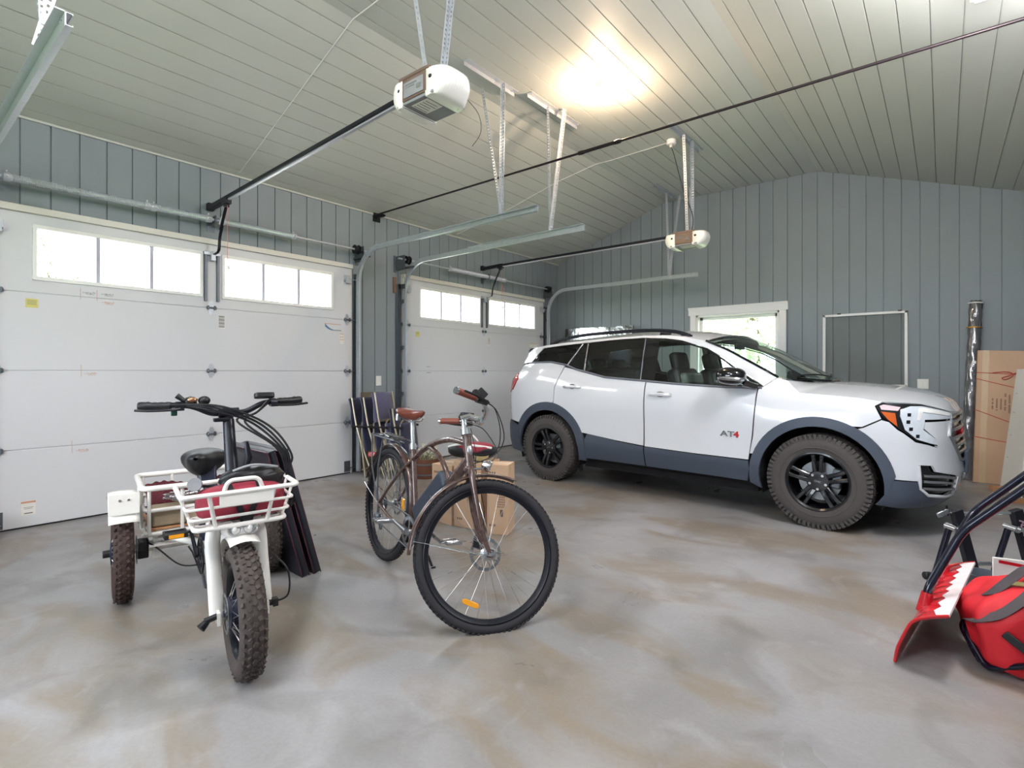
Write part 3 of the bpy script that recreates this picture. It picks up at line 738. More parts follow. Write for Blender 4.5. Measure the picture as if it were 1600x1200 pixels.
for _i in range(1, len(_P)): _S.append(_S[-1]+math.hypot(_P[_i][0]-_P[_i-1][0], _P[_i][1]-_P[_i-1][1]))
_k0 = min(range(len(_P)), key=lambda i: abs(_P[i][0]-.2)); _s0 = _S[_k0]-_P[_k0][0]
_S = [q-_s0 for q in _S]
SR, SF = _S[0], _S[-1]                         # s at the rear and front centre line
def _plan(s):
    s = max(SR, min(SF, s)); i = max(1, min(len(_S)-1, bisect.bisect_left(_S, s)))
    t = (s-_S[i-1])/(_S[i]-_S[i-1]); a, b = _P[i-1], _P[i]
    return a[0]+(b[0]-a[0])*t, a[1]+(b[1]-a[1])*t
def _norm(s):
    e = .02; a, b = _plan(s-e), _plan(s+e)
    if s-e < SR: a = (a[0], -_plan(2*SR-(s-e))[1]); a = (_plan(2*SR-s+e)[0], -_plan(2*SR-s+e)[1])
    if s+e > SF: q = _plan(2*SF-s-e); b = (q[0], -q[1])
    dx, dy = b[0]-a[0], b[1]-a[1]; L_ = math.hypot(dx, dy); return dy/L_, -dx/L_
_ST = [
 (SR,   [(.2, .10), (.3, .03), (.42, .0), (.58, -.005), (.63, .02), (.70, .05), (.95, .07), (1.1, .11), (1.25, .20), (1.42, .34), (1.47, .37), (1.6, .45)]),
 (-2.45, [(.2, .10), (.3, .03), (.42, .0), (.58, -.005), (.63, .02), (.70, .03), (.95, .03), (1.1, .06), (1.25, .20), (1.42, .33), (1.47, .36), (1.6, .45)]),
 (-1.95, [(.2, .09), (.3, .03), (.42, .005), (.58, .0), (.64, .01), (.75, .005), (.95, .0), (1.1, .02), (1.25, .12), (1.42, .21), (1.5, .27), (1.6, .36)]),
 (-1.5, [(.2, .05), (.3, .01), (.45, .0), (.65, .0), (.80, -.005), (.9, .0), (1.0, .005), (1.1, .02), (1.25, .06), (1.4, .13), (1.5, .19), (1.6, .27)]),
 (-.6,  [(.2, .09), (.3, .045), (.38, .02), (.46, .0), (.55, .006), (.7, .004), (.85, -.004), (.95, .0), (1.05, .012), (1.12, .035), (1.3, .105), (1.5, .195), (1.6, .26)]),
 (.5,   [(.2, .09), (.3, .045), (.38, .02), (.45, .0), (.52, .006), (.7, .004), (.85, -.002), (.95, .0), (1.05, .018), (1.12, .05), (1.3, .12), (1.5, .20), (1.6, .26)]),
 (1.2,  [(.2, .05), (.3, .01), (.45, .0), (.65, .0), (.80, -.008), (.9, .002), (1.0, .022), (1.05, .05), (1.12, .13), (1.2, .2), (1.6, .5)]),
 (1.75, [(.2, .05), (.3, .01), (.45, .0), (.65, .0), (.80, -.004), (.9, .006), (.97, .02), (1.03, .06), (1.12, .14), (1.6, .6)]),
 (2.1,  [(.2, .12), (.28, .05), (.35, .02), (.45, .01), (.6, .02), (.72, .02), (.8, .03), (.92, .05), (.97, .08), (1.03, .14), (1.6, .6)]),
 (SF,   [(.2, .14), (.28, .06), (.34, .01), (.45, -.005), (.58, .0), (.7, .012), (.9, .035), (.96, .06), (1.0, .1), (1.6, .6)])]
def _tab(t, z):
    if z <= t[0][0]: return t[0][1]
    for (a, b), (c, d) in zip(t, t[1:]):
        if z <= c:
            q = (z-a)/(c-a); q = q*q*(3-2*q)*.5+q*.5; return b+(d-b)*q
    return t[-1][1]
def _D(s, z):
    if s <= _ST[0][0]: return _tab(_ST[0][1], z)
    for (a, ta), (c, tc) in zip(_ST, _ST[1:]):
        if s <= c:
            q = (s-a)/(c-a); q = q*q*(3-2*q); return _tab(ta, z)*(1-q)+_tab(tc, z)*q
    return _tab(_ST[-1][1], z)
def CP(s, z, off=0.):
    x, y = _plan(s); nx, ny = _norm(s); d = _D(s, z)-off
    return x-nx*d, min(0, y-ny*d), z
PAINT = mat('white_paint', '#d5d8de', .22, var=.01, scale=3, coat=1., spec=.5)
CLAD = mat('grey_cladding', '#454d5b', .5, var=.06, scale=6)
BLKG = mat('gloss_black', '#0b0c10', .12, var=.02, coat=.6)
DARKIN = mat('dark_liner', '#101014', .9, var=.1)
PRIV = glassmat('privacy_glass', (.10, .12, .13), .09)
CLEARG = glassmat('car_glass', (.78, .86, .82), .06)
SILV = mat('silver_trim', '#b6b8bd', .25, metal=.9, var=.05)
AMBER = mat('amber_lens', '#c2571b', .2, coat=.8, var=.1); REDL = mat('red_lens', '#b01228', .15, coat=1., var=.1); PINKL = mat('pale_lens', '#e0c6cc', .15, coat=1.)
LAMPG = mat('lamp_lens', '#dde5ee', .12, metal=.15, coat=1., var=.12, scale=25)
LEATH = mat('dark_leather', '#25262b', .5, var=.1); LEATHL = mat('pale_headliner', '#b9b6ac', .8, var=.05); REDI = mat('red_badge', '#b3202c', .4)
TYRE = mat('tyre', '#4a4645', .85, var=.22, scale=14, bump=.1)
RIMB = mat('black_rim', '#16171c', .25, var=.1, coat=.5); STEEL = mat('brake_steel', '#8d8f92', .35, metal=.9, var=.2, scale=20)

car = thing('suv', 'white mid-size SUV with black wheels and dark wheel-arch cladding', 'car', (-2.029, 5.653, 0), R(-4.43))
def _inside(p, poly):
    x, y = p; c = False; j = len(poly)-1
    for i in range(len(poly)):
        a, b = poly[i], poly[j]
        if (a[1] > y) != (b[1] > y) and x < (b[0]-a[0])*(y-a[1])/(b[1]-a[1])+a[0]: c = not c
        j = i
    return c
def _dens(poly, st):
    out = []
    for i in range(len(poly)):
        a, b = poly[i], poly[(i+1) % len(poly)]; n = max(1, int(math.hypot(b[0]-a[0], b[1]-a[1])/st+.5))
        out += [(a[0]+(b[0]-a[0])*k/n, a[1]+(b[1]-a[1])*k/n) for k in range(n)]
    return out
def tri_region(poly, holes=(), step=.035):
    loops = [_dens(poly, step)]+[_dens(h, step) for h in holes]
    vs = []; es = []
    for lp in loops:
        b = len(vs); vs += [V(p) for p in lp]; es += [(b+i, b+(i+1) % len(lp)) for i in range(len(lp))]
    xs = [p[0] for p in poly]; zs = [p[1] for p in poly]; nb = len(vs)
    x = min(xs)+step/2; k = 0
    bnd = [tuple(v) for v in vs]
    cell = {}
    for b_ in bnd: cell.setdefault((int(b_[0]/step), int(b_[1]/step)), []).append(b_)
    while x < max(xs):
        z = min(zs)+step/2+(step/2 if k % 2 else 0)
        while z < max(zs):
            near = False
            ci, cj = int(x/step), int(z/step)
            for a in (-1, 0, 1):
                for b in (-1, 0, 1):
                    for q in cell.get((ci+a, cj+b), ()):
                        if (q[0]-x)**2+(q[1]-z)**2 < (step*.55)**2: near = True
            if not near and _inside((x, z), poly) and not any(_inside((x, z), h) for h in holes): vs.append(V((x, z)))
            z += step
        x += step*.87; k += 1
    r = mgeo.delaunay_2d_cdt(vs, es, [], 0, 1e-6)
    ov, of = r[0], r[2]
    fs = []
    for f in of:
        c = (sum(ov[i][0] for i in f)/len(f), sum(ov[i][1] for i in f)/len(f))
        if _inside(c, poly) and not any(_inside(c, h) for h in holes): fs.append(tuple(f))
    return [tuple(v) for v in ov], fs
def patch(name, m, poly, holes=(), off=0., depth=.018, sides=(-1, 1), centre=False, step=.04, parent=None, surf=None, fn=None):
    """panel lying on the body surface; with centre=True both halves become one mesh"""
    vs, fs = tri_region(poly, holes, step)
    cnt = {}
    for f in fs:
        for i in range(len(f)):
            e = (f[i], f[(i+1) % len(f)]); cnt[tuple(sorted(e))] = cnt.get(tuple(sorted(e)), 0)+1
    be = [e for e, n in cnt.items() if n == 1 and not (centre and all(abs(abs(vs[i][0])-abs(SF if vs[i][0] > 0 else SR)) < 1e-4 for i in e))]
    out = []; mb = MB()
    S_ = fn or CP
    for sd in sides:
        if not centre: mb = MB()
        o = (lambda p: (p[0], p[1]*-sd, p[2]))
        top = [o(S_(s, z, off)) for s, z in vs]; bi = sorted({i for e in be for i in e}); mp = {q: len(top)+k for k, q in enumerate(bi)}
        low = [o(S_(vs[q][0], vs[q][1], off-depth)) for q in bi]
        if depth: mb.add(top+low, fs+[(a, b, mp[b], mp[a]) for a, b in be])
        else: mb.add(top, fs)
        if not centre: out.append(mb.build(name, m, parent or car, smooth=40))
    if centre: out.append(mb.build(name, m, parent or car, smooth=40))
    return out
def arc(cx, cz, r, a0, a1, n=18, sq=1.): return [(cx+r*math.cos(R(a0+(a1-a0)*i/n)), cz+sq*r*math.sin(R(a0+(a1-a0)*i/n))) for i in range(n+1)]
AX = 1.345; ZA = .36
BELT_ = [(-1.72, 1.316), (-1.36, 1.321), (-1.136, 1.284), (-.998, 1.236), (-.611, 1.154), (-.203, 1.126), (.133, 1.10), (.641, 1.077), (.925, 1.077)]
TOPD = [(-1.554, 1.479), (-1.268, 1.503), (-.974, 1.520), (-.609, 1.541), (-.273, 1.547), (-.022, 1.530), (.149, 1.504), (.411, 1.42), (.572, 1.329), (.688, 1.243), (.925, 1.087)]
REDGE = [(-2.05, 1.468), (-1.85, 1.485), (-1.62, 1.508), (-1.3, 1.537), (-.99, 1.555), (-.6, 1.570), (-.27, 1.576), (0, 1.565), (.16, 1.545), (.387, 1.495), (.6, 1.405), (.8, 1.29), (1.02, 1.165)]
# ---- white panels
q = arc(-AX, ZA, .515, 26, 62, 8)
rd = [(-.148, .50), (-.145, 1.118), (-.611, 1.146), (-.998, 1.228), (-1.150, 1.262), (-1.2, 1.15), (-1.243, 1.04), (-1.252, .88)]+[p for p in reversed(arc(-AX, ZA, .515, 24, 80, 10))]+[(-.46, .525)]
doors_r = patch('rear_door', PAINT, rd)
fd = [(-.132, .495), (-.132, 1.118), (.133, 1.093), (.641, 1.069), (.885, 1.068), (.885, .95), (.862, .68), (.833, .478), (.34, .482)]
doors_f = patch('front_door', PAINT, fd)
fen = [(.900, 1.062), (.895, .95), (.874, .68), (.846, .53)]+arc(AX, ZA, .505, 160, 62, 16)+[(1.64, .808), (1.755, .872), (1.715, .962), (1.76, .992), (1.6, 1.016), (1.437, 1.029), (1.215, 1.043), (1.16, 1.085), (1.10, 1.138), (1.02, 1.160), (.925, 1.082)]
patch('fender', PAINT, fen)
qp = [(-1.258, .885)]+arc(-AX, ZA, .515, 82, 150, 10)+[(-2.0, .635), (-2.10, .645), (-2.11, .955), (-1.93, 1.0), (-1.852, 1.128), (-1.95, 1.2), (-1.90, 1.29), (-1.72, 1.308), (-1.36, 1.313), (-1.160, 1.279), (-1.21, 1.15), (-1.253, 1.04)]
patch('quarter_panel', PAINT, qp)
# roof side strip and A pillar
strip = TOPD[:0]+[(-1.70, 1.327), (-1.56, 1.487)]+[(s, z+.007) for s, z in TOPD[1:]]+[(.93, 1.09), (1.02, 1.165)]+list(reversed(REDGE[:-1]))+[(-2.05, 1.40), (-1.93, 1.31)]
patch('roof_side_rail', PAINT, strip, step=.03)
hatch = [(SR, .64), (SR, 1.12), (-2.15, 1.12), (-2.08, 1.2), (-2.12, 1.12)]
patch('tailgate', PAINT, [(SR, .64), (-2.12, .64), (-2.12, .955), (-2.3, .955), (-2.3, 1.17), (-2.06, 1.20), (-2.0, 1.30), (-2.1, 1.32), (-2.2, 1.18), (SR, 1.15)], centre=True)
patch('tailgate_glass', PRIV, [(SR, 1.155), (-2.21, 1.185), (-2.11, 1.32), (-2.10, 1.44), (SR, 1.45)], centre=True, depth=.004)
# front bumper, painted upper part
bf = [(1.648, .800), (1.757, .862), (1.80, .850), (1.849, .798), (1.885, .775), (1.965, .712), (2.07, .690), (2.145, .668), (2.15, .70), (2.135, .735), (2.04, .805), (2.055, .852), (2.395, .853), (2.30, .75), (2.52, .55), (SF, .515), (SF, .43), (2.53, .43), (2.40, .455), (2.13, .50), (2.10, .545), (1.985, .552), (1.978, .438), (1.828, .444)]+arc(AX, ZA, .507, 12, 58, 8)
patch('front_bumper', PAINT, bf, centre=True, step=.03)
# ---- dark cladding
def band(cx, r0, r1, a0, a1, b0, b1, sq=1.): return arc(cx, ZA, r1, a0, a1, 26, sq)+arc(cx, ZA, r0, b1, b0, 26, sq)
patch('arch_cladding', CLAD, [p if p[1] > .27 else (p[0], .27) for p in band(-AX, .425, .515, -10, 150, -16, 184)], off=.012, depth=.03)
patch('arch_cladding', CLAD, [p if p[1] > .25 else (p[0], .25) for p in band(AX, .43, .505, 12, 188, -12, 195)], off=.012, depth=.03)
sill_top = [(-.862, .565), (-.46, .518), (-.14, .492), (.34, .476), (.843, .470)]
patch('sill_cladding', CLAD, [(-.145, .30), (-.145, .488), (-.46, .515), (-.80, .56), (-.835, .50), (-.832, .30)], off=.008)
patch('sill_cladding', CLAD, [(-.132, .30), (-.132, .488), (.34, .474), (.835, .468), (.84, .40), (.82, .295)], off=.008)
patch('rear_bumper', CLAD, [(-1.80, .45), (-1.79, .58), (-2.0, .625), (-2.1, .633), (SR, .633), (SR, .29), (-1.9, .28), (-1.72, .27), (-1.765, .36)], off=.008, centre=True)
patch('lower_bumper', CLAD, [(1.72, .245), (1.785, .34), (1.83, .436), (1.975, .43), (1.99, .38), (2.06, .33), (2.3, .30), (SF, .30), (SF, .25), (2.45, .245), (1.86, .235)], off=.008, centre=True)
lv = [(1.992, .545), (2.095, .538), (2.125, .495), (2.40, .45), (2.53, .425), (SF, .425), (SF, .31), (2.3, .31), (2.07, .338), (2.0, .385)]
patch('lower_intake', BLKG, lv, off=-.03, centre=True, depth=.0)
def ribbon(name, m, pts, r, off=0., sides=(-1, 1), sq=None, closed=False, sub=3, zf=1.):
    out = []
    pp = _dens(pts, .05) if closed else [p for i in range(len(pts)-1) for p in [(pts[i][0]+(pts[i+1][0]-pts[i][0])*k/sub, pts[i][1]+(pts[i+1][1]-pts[i][1])*k/sub) for k in range(sub)]]+[pts[-1]]
    for sd in sides:
        mb = MB(); P3 = [(lambda p: (p[0], p[1]*-sd, p[2]))(CP(s, z, off)) for s, z in pp]; mb.tube(P3, r, 8, closed=closed); out.append(mb.build(name, m, car))
    return out
ribbon('intake_frame', PAINT, [(1.985, .55), (1.995, .385), (2.065, .335), (2.3, .305), (2.5, .30)], .012, .0)
for z0, z1 in ((.475, .44), (.435, .40), (.385, .36)): ribbon('intake_louver', SILV, [(2.02, z0), (2.2, z0-.015), (2.42, z1-.01)], .011, -.008)
patch('intake_corner', PAINT, [(2.47, .30), (2.56, .31), (2.60, .42), (2.45, .44), (2.42, .36)], off=.004)
# ---- grille
gp = [(2.42, .888), (2.325, .75), (2.535, .562), (SF, .53), (SF, .90)]
patch('grille', BLKG, gp, off=-.025, centre=True, depth=0)
for k in range(5):
    z = .60+.06*k; s0 = 2.54-.2*(z-.562)/.19 if z < .75 else 2.33+.1*(z-.75)/.138
    mb = MB()
    for sd in (1, -1): mb.tube([(lambda p: (p[0], p[1]*-sd, p[2]))(CP(s0+.02+(SF-s0-.02)*t/6, z, -.01)) for t in range(7)], .013, 8)
    mb.build('grille_bar', SILV, car)
mb = MB()
for sd in (1, -1):
    mb.tube([(lambda p: (p[0], p[1]*-sd, p[2]))(CP(s, z, .0)) for s, z in [p for i in range(4) for p in [((1-k/4)*a[0]+k/4*b[0], (1-k/4)*a[1]+k/4*b[1]) for a, b in [([(SF, .895), (2.42, .89), (2.32, .75), (2.53, .557), (SF, .525)][i], [(SF, .895), (2.42, .89), (2.32, .75), (2.53, .557), (SF, .525)][i+1])] for k in range(4)]]+[(SF, .525)]], .014, 8)
mb.build('grille_surround', SILV, car)
gx = 2.142
text_mesh('GMC', .075, basis((gx, 0, .745), (0, 1, 0), (0, 0, 1)), 'grille_badge', REDI, car, .012, bold=.004)
mb = MB(); mb.bb((2.17, -.16, .44), (2.19, .16, .60)); pl_ = mb.build('licence_plate_holder', CLAD, car, bevel=.004)
# ---- headlights and tail lights
patch('headlight', BLKG, [(1.722, .964), (1.765, .988), (2.07, .975), (2.44, .912), (2.40, .866), (2.055, .865), (2.03, .80), (2.13, .735), (2.15, .682), (2.07, .70), (1.968, .724), (1.888, .787), (1.853, .808), (1.80, .86), (1.762, .885)], off=.001, step=.03)
for a in (-1, 1):
    hl = [o for o in bpy.data.objects if o.name.startswith('headlight')][0 if a < 0 else 1]
    patch('turn_lens', AMBER, [(1.752, .925), (1.838, .915), (1.850, .82), (1.795, .868)], off=.006, sides=(a,), parent=hl, depth=.006, step=.03)
    patch('side_marker', PINKL, [(1.745, .964), (1.768, .975), (1.875, .958), (1.856, .932), (1.755, .938)], off=.006, sides=(a,), parent=hl, depth=.006, step=.03)
    patch('lamp_lens', LAMPG, [(1.872, .942), (1.95, .965), (2.07, .964), (2.43, .906), (2.40, .868), (2.050, .870), (2.025, .80), (2.13, .730), (2.145, .69), (2.07, .705), (1.972, .733), (1.895, .80), (1.868, .896)], off=.007, sides=(a,), parent=hl, depth=.006, step=.03)
    for s, z in ((1.925, .905), (1.915, .855), (1.93, .805), (1.975, .755)):
        patch('lamp_projector', BLKMET, [(s-.010, z-.012), (s+.014, z-.012), (s+.018, z+.012), (s-.008, z+.012)], off=.009, sides=(a,), parent=hl, depth=.003, step=.03)
    patch('running_light', WHITE, [(2.06, .955), (2.40, .906), (2.38, .885), (2.04, .925), (2.0, .86), (1.985, .87), (2.015, .95)], off=.010, sides=(a,), parent=hl, depth=.003, step=.03)
patch('tail_light', REDL, [(-2.35, .965), (-2.35, 1.165), (-2.06, 1.19), (-1.955, 1.192), (-1.862, 1.128), (-1.94, 1.01), (-2.06, .962)], off=.008, step=.03)
for a in (-1, 1):
    tl = [o for o in bpy.data.objects if o.name.startswith('tail_light')][0 if a < 0 else 1]
    patch('tail_lens', PINKL, [(-2.3, 1.14), (-2.3, 1.16), (-2.06, 1.185), (-1.96, 1.187), (-1.93, 1.16), (-2.06, 1.12)], off=.013, sides=(a,), parent=tl, depth=.004)
# ---- glass area
G_q = [(-1.700, 1.325), (-1.548, 1.473), (-1.268, 1.497), (-1.005, 1.514), (-1.140, 1.295), (-1.36, 1.330)]
G_s = [(-.985, 1.514), (-.94, 1.514), (-.895, 1.212), (-1.105, 1.276)]
G_r = [(-.915, 1.515), (-.609, 1.532), (-.245, 1.537), (-.205, 1.138), (-.611, 1.164), (-.865, 1.202)]
G_f = [(-.085, 1.515), (-.022, 1.516), (.149, 1.490), (.39, 1.415), (.55, 1.325), (.668, 1.238), (.86, 1.098), (.641, 1.090), (.133, 1.113), (-.05, 1.126)]
patch('window_surround', BLKG, BELT_[:1]+TOPD+list(reversed(BELT_[1:])), holes=[G_q, G_s, G_r, G_f], off=-.003, depth=.012, step=.03)
patch('rear_quarter_glass', PRIV, G_q, off=-.005, depth=0); patch('vent_glass', PRIV, G_s, off=-.005, depth=0)
patch('rear_door_glass', PRIV, G_r, off=-.005, depth=0, sides=(-1,)); patch('rear_door_glass', CLEARG, G_r, off=-.005, depth=0, sides=(1,)); patch('front_door_glass', CLEARG, G_f, off=-.005, depth=0)
GREYT = mat('grey_trim', '#6a6d77', .35, var=.05)
ribbon('belt_moulding', GREYT, BELT_, .011, .0)
ribbon('window_divider', SILV, [(-.995, 1.516), (-1.12, 1.285)], .009, .0)
ribbon('window_divider', SILV, [(-.927, 1.516), (-.882, 1.205)], .008, .0)
ribbon('window_divider', GREYT, [(-.24, 1.54), (-.2, 1.13)], .006, .0)
# ---- roof
def edge_pts(tab, n=10):
    out = []
    for i in range(len(tab)-1):
        for k in range(n): t = k/n; out.append(CP(tab[i][0]*(1-t)+tab[i+1][0]*t, tab[i][1]*(1-t)+tab[i+1][1]*t))
    out.append(CP(*tab[-1])); return out
def interp(tab, u):
    f = u*(len(tab)-1); i = min(int(f), len(tab)-2); t = f-i; return tuple(tab[i][j]*(1-t)+tab[i+1][j]*t for j in range(len(tab[0])))
ER = edge_pts(REDGE[:10], 6)
def roof_fn(u, v):
    e = interp(ER, u); w = 2*v-1; c = 1-abs(w)**2.3; cr = .055+.02*min(1, u*3)
    xc = e[0]+(.09*u**6 if u > .0 else 0)-.06*(1-u)**8
    return (e[0]+(xc-e[0])*(1-w*w), e[1]*-w*-1 if False else e[1]*(1-2*v), e[2]+cr*c)
MB().grid(roof_fn, 50, 24).build('roof_panel', PAINT, car, smooth=60)
GRF = mat('headliner', '#aeb0ab', .8, var=.04)
MB().grid(lambda u, v: (lambda p: (p[0], p[1]*.97, p[2]-.035))(roof_fn(u, v)), 30, 12).build('headliner', GRF, car)
# windshield between roof front edge and cowl
EWT = [roof_fn(1, k/24) for k in range(25)]
EA = edge_pts(REDGE[9:], 8)
def ws_fn(u, v):
    """u down the glass, v across"""
    e = interp(EA, u); w = 2*v-1
    xc = (.477+(1.30-.477)*u); zc = (1.57+(1.115-1.57)*u)+.02*math.sin(PI*u)
    k = 1-abs(w)**2.2
    return (e[0]+(xc-e[0])*k, e[1]*(1-2*v), e[2]+(zc-e[2])*k)
MB().grid(ws_fn, 16, 24).build('windshield', CLEARG, car, smooth=60)
for v_ in (.001, .999):
    MB().tube([ws_fn(k/10, v_) for k in range(11)], .011, 6).build('windshield_seal', BLKG, car)
MB().tube([ws_fn(.97, .12+.76*k/12) for k in range(13)], .02, 6, sq=(.6, 2)).build('cowl', BLKG, car)
for v0, v1 in ((.15, .5), (.5, .85)):
    MB().tube([V(ws_fn(.93-.04*math.sin(PI*k/8), v0+(v1-v0)*k/8))+V((.0, 0, .012)) for k in range(9)], .006, 6).build('wiper', BLACK, car)
# ---- hood
HE = [(1.10, 1.140), (1.14, 1.10), (1.215, 1.047), (1.437, 1.033), (1.6, 1.020), (1.765, .994), (1.95, .988), (2.09, .978), (2.25, .95), (2.44, .918), (2.64, .906), (SF, .903)]
EH = edge_pts(HE, 6)
def spine(u):
    pts = [(1.27, 1.118), (1.33, 1.125), (1.45, 1.122), (1.58, 1.112), (1.70, 1.098), (1.82, 1.08), (1.92, 1.06), (2.0, 1.035), (2.05, 1.01), (2.075, .985), (2.085, .955), (2.10, .905)]
    return interp(pts, u)
def hood_fn(sd):
    def f(u, w):
        e = interp(EH, u); sx, sz = spine(u)
        if w >= .999: return (sx, 0, sz)
        k = 1-(1-w)**2.6; kk = k-.10*math.sin(PI*min(1, w/.55))*(w < .55)*.4
        fe = .018*math.sin(PI*min(1, w/.3))*(w < .3)
        return (e[0]+(sx-e[0])*w, (e[1]*(1-w))*-sd, e[2]+(sz-e[2])*kk+0*fe)
    return f
mb = MB(); mb.grid(hood_fn(-1), 60, 20); mb.grid(hood_fn(1), 60, 20)
for b in (-1, 1):
    P0 = [hood_fn(b)(k/60, 0) for k in range(61)]; mb.add(P0+[(p[0]-.01, p[1]*.985, p[2]-.03) for p in P0], [(k, k+1, 62+k, 61+k) for k in range(60)])
mb.build('hood', PAINT, car, smooth=50)
# ---- spoiler
mb = MB()
def sp_fn(u, v):
    y = -.60+1.2*u; b = 1-abs(2*u-1)**4
    pr = [(-1.80, 1.47), (-1.80, 1.50+.035*b), (-1.86-.06*b, 1.495+.03*b), (-1.90-.10*b, 1.465+.02*b), (-1.88-.08*b, 1.44+.01*b), (-1.80, 1.45)]
    x, z = interp(pr, v); return (x, y, z)
mb.grid(sp_fn, 20, 10); mb.build('rear_spoiler', PAINT, car)
# ---- roof rails
for sd in (-1, 1):
    P_ = [(-1.50, .655, 1.535), (-1.36, .645, 1.575), (-1.113, .632, 1.612), (-.8, .625, 1.628), (-.494, .62, 1.633), (-.2, .62, 1.628), (-.0, .625, 1.61), (.13, .635, 1.58), (.21, .645, 1.55)]
    mb = MB(); mb.tube(catmull([(x, y*sd, z) for x, y, z in P_], 5), .016, 8, sq=(1.1, .9)); 
    for x, z in ((-1.42, 1.55), (-.1, 1.59), (.12, 1.56)): mb.tube([(x-.1*(x < -1), .64*sd, z-.03), (x, .64*sd, z+.0), (x+.1, .63*sd, z+.045 if x < -1 else z-.01)], .014, 6)
    mb.build('roof_rail', BLKMET, car)
# ---- mirrors
for sd in (-1, 1):
    mb = MB(); Rm = Euler((0, R(4), R(-8*sd))).to_matrix()
    mb.ell((.73, .995*sd, 1.175), (.115, .115, .075), Rm, 20, 12, .75); mi = mb.build('door_mirror', BLKG, car)
    mb = MB(); mb.ell((.735, 1.0*sd, 1.155), (.118, .118, .03), Rm, 20, 8, .8); mb.build('mirror_trim', SILV, mi)
    mb = MB(); mb.tube([(.80, .93*sd, 1.12), (.86, .89*sd, 1.095), (.90, .875*sd, 1.085)], [.035, .03, .025], 8, sq=(1, 1.6)); mb.build('mirror_foot', BLKG, mi)
    mb = MB(); mb.ell((.622, .99*sd, 1.175), (.006, .09, .055), Rm, 16, 10, .8); mb.build('mirror_glass', CHROME, mi)
# ---- handles, badge
HNDL = mat('handle_silver', '#d9dbe0', .22, metal=.25, coat=.8, var=.02)
for s0, z0, dl in ((-1.005, 1.052, doors_r), (.03, .999, doors_f)):
    for sd, dr in zip((-1, 1), dl):
        mb = MB(); P3 = [(lambda p: (p[0], p[1]*-sd, p[2]))(CP(s0+t*.115, z0-.004*t*t, .028-.02*abs(t)**3)) for t in [k/6-1 for k in range(13)]]
        mb.tube(P3, [.010]+[.0155]*11+[.010], 8, sq=(1.1, .7)); mb.build('door_handle', HNDL, dr)
        c = V(CP(s0, z0, .0)); c.y *= -sd
        MB().ell(c, (.05, .012, .028)).build('handle_recess', SILV, dr)
y_ = CP(.68, .678)[1]-.002
for sx, Mx in ((-1, basis((.66, y_, .678), (1, 0, -.02), (.0, .0, 1))), (1, basis((.66, -y_, .678), (-1, 0, .02), (0, 0, 1)))):
    bd = text_mesh('AT', .062, Mx, 'model_badge', SILV, doors_f[0 if sx < 0 else 1], .003, bold=.002, xs=1.5)
    text_mesh('4', .066, Mx @ Matrix.Translation((.075, 0, 0)), 'red_numeral', REDI, bd, .003, bold=.003, xs=1.3)
# ---- inner shell, wheel wells, floor pan
patch('inner_shell', DARKIN, [(SR, .27), (SR, 1.12), (-2.2, 1.15), (-1.9, 1.26), (-1.4, 1.29), (-.95, 1.20), (-.2, 1.095), (.9, 1.045), (1.2, 1.03), (1.7, .965), (2.4, .88), (SF, .87), (SF, .24), (1.7, .24)]+arc(AX, ZA, .44, -14, 194, 16)+[(.85, .24), (-.85, .24)]+arc(-AX, ZA, .435, -14, 194, 16)+[(-1.8, .26)], off=-.045, depth=0, centre=True, step=.07)
for sx in (-1, 1):
    for sd in (-1, 1):
        mb = MB(); n = 20; vs = []
        for k in range(n+1):
            a = R(-20+220*k/n); vs += [(sx*AX+.435*math.cos(a), sd*.865, ZA+.435*math.sin(a)), (sx*AX+.435*math.cos(a), sd*.52, ZA+.435*math.sin(a))]
        mb.add(vs, [(2*k, 2*k+2, 2*k+3, 2*k+1) for k in range(n)]+[tuple(2*k+1 for k in range(n+1))]); mb.build('wheel_arch_liner', DARKIN, car)
mb = MB(); mb.bb((-.9, -.80, .20), (.88, .80, .26)); mb.bb((-2.1, -.5, .22), (2.0, .5, .3)); mb.build('underbody', DARKIN, car)
mb = MB(); mb.cyl((-1.0, -.74, .19), (-1.0, -.74, .13), .02); mb.cyl((-1.4, -.5, .36), (-1.4, .5, .36), .05); mb.cyl((1.35, -.6, .36), (1.35, .6, .36), .05); mb.build('axle', BLACK, car)
# ---- cabin
def seat(x, y, wide=.5, name='front_seat'):
    mb = MB(); mb.box((x, y, .66), (.52, wide, .2)); s_ = mb.build(name, LEATH, car, bevel=.05, bseg=3)
    rot = Matrix.Rotation(R(-14), 3, 'Y')
    MB().box((x-.27, y, .96), (.14, wide-.03, .58), rot).build('seat_back', LEATH, s_, bevel=.05, bseg=3)
    if wide < .7:
        MB().box((x-.36, y, 1.315), (.10, .27, .19), rot).build('headrest', LEATH, s_, bevel=.04, bseg=3)
        mb = MB()
        for q in (-.06, .06): mb.cyl((x-.345, y+q, 1.24), (x-.33, y+q, 1.18), .007, n=8)
        mb.build('headrest_post', CHROME, s_)
        MB().box((x-.255, y, 1.13), (.135, wide-.1, .13), rot).build('seat_shoulder', mat('seat_grey', '#6f7876', .5), s_, bevel=.03)
    else:
        for q in (-.42, 0, .42): MB().box((x-.36, y+q, 1.29), (.09, .25, .13), rot).build('headrest', LEATH, s_, bevel=.04, bseg=3)
seat(.33, -.38); seat(.33, .38); seat(-.62, 0, 1.3, 'rear_seat')
MB().grid(lambda u, v: (.80+.42*v, -.76+1.52*u, 1.0+.07*math.sin(PI*v)+.03*math.cos((u-.5)*4)-.03*v), 20, 8).build('dashboard', LEATH, car, solid=.1)
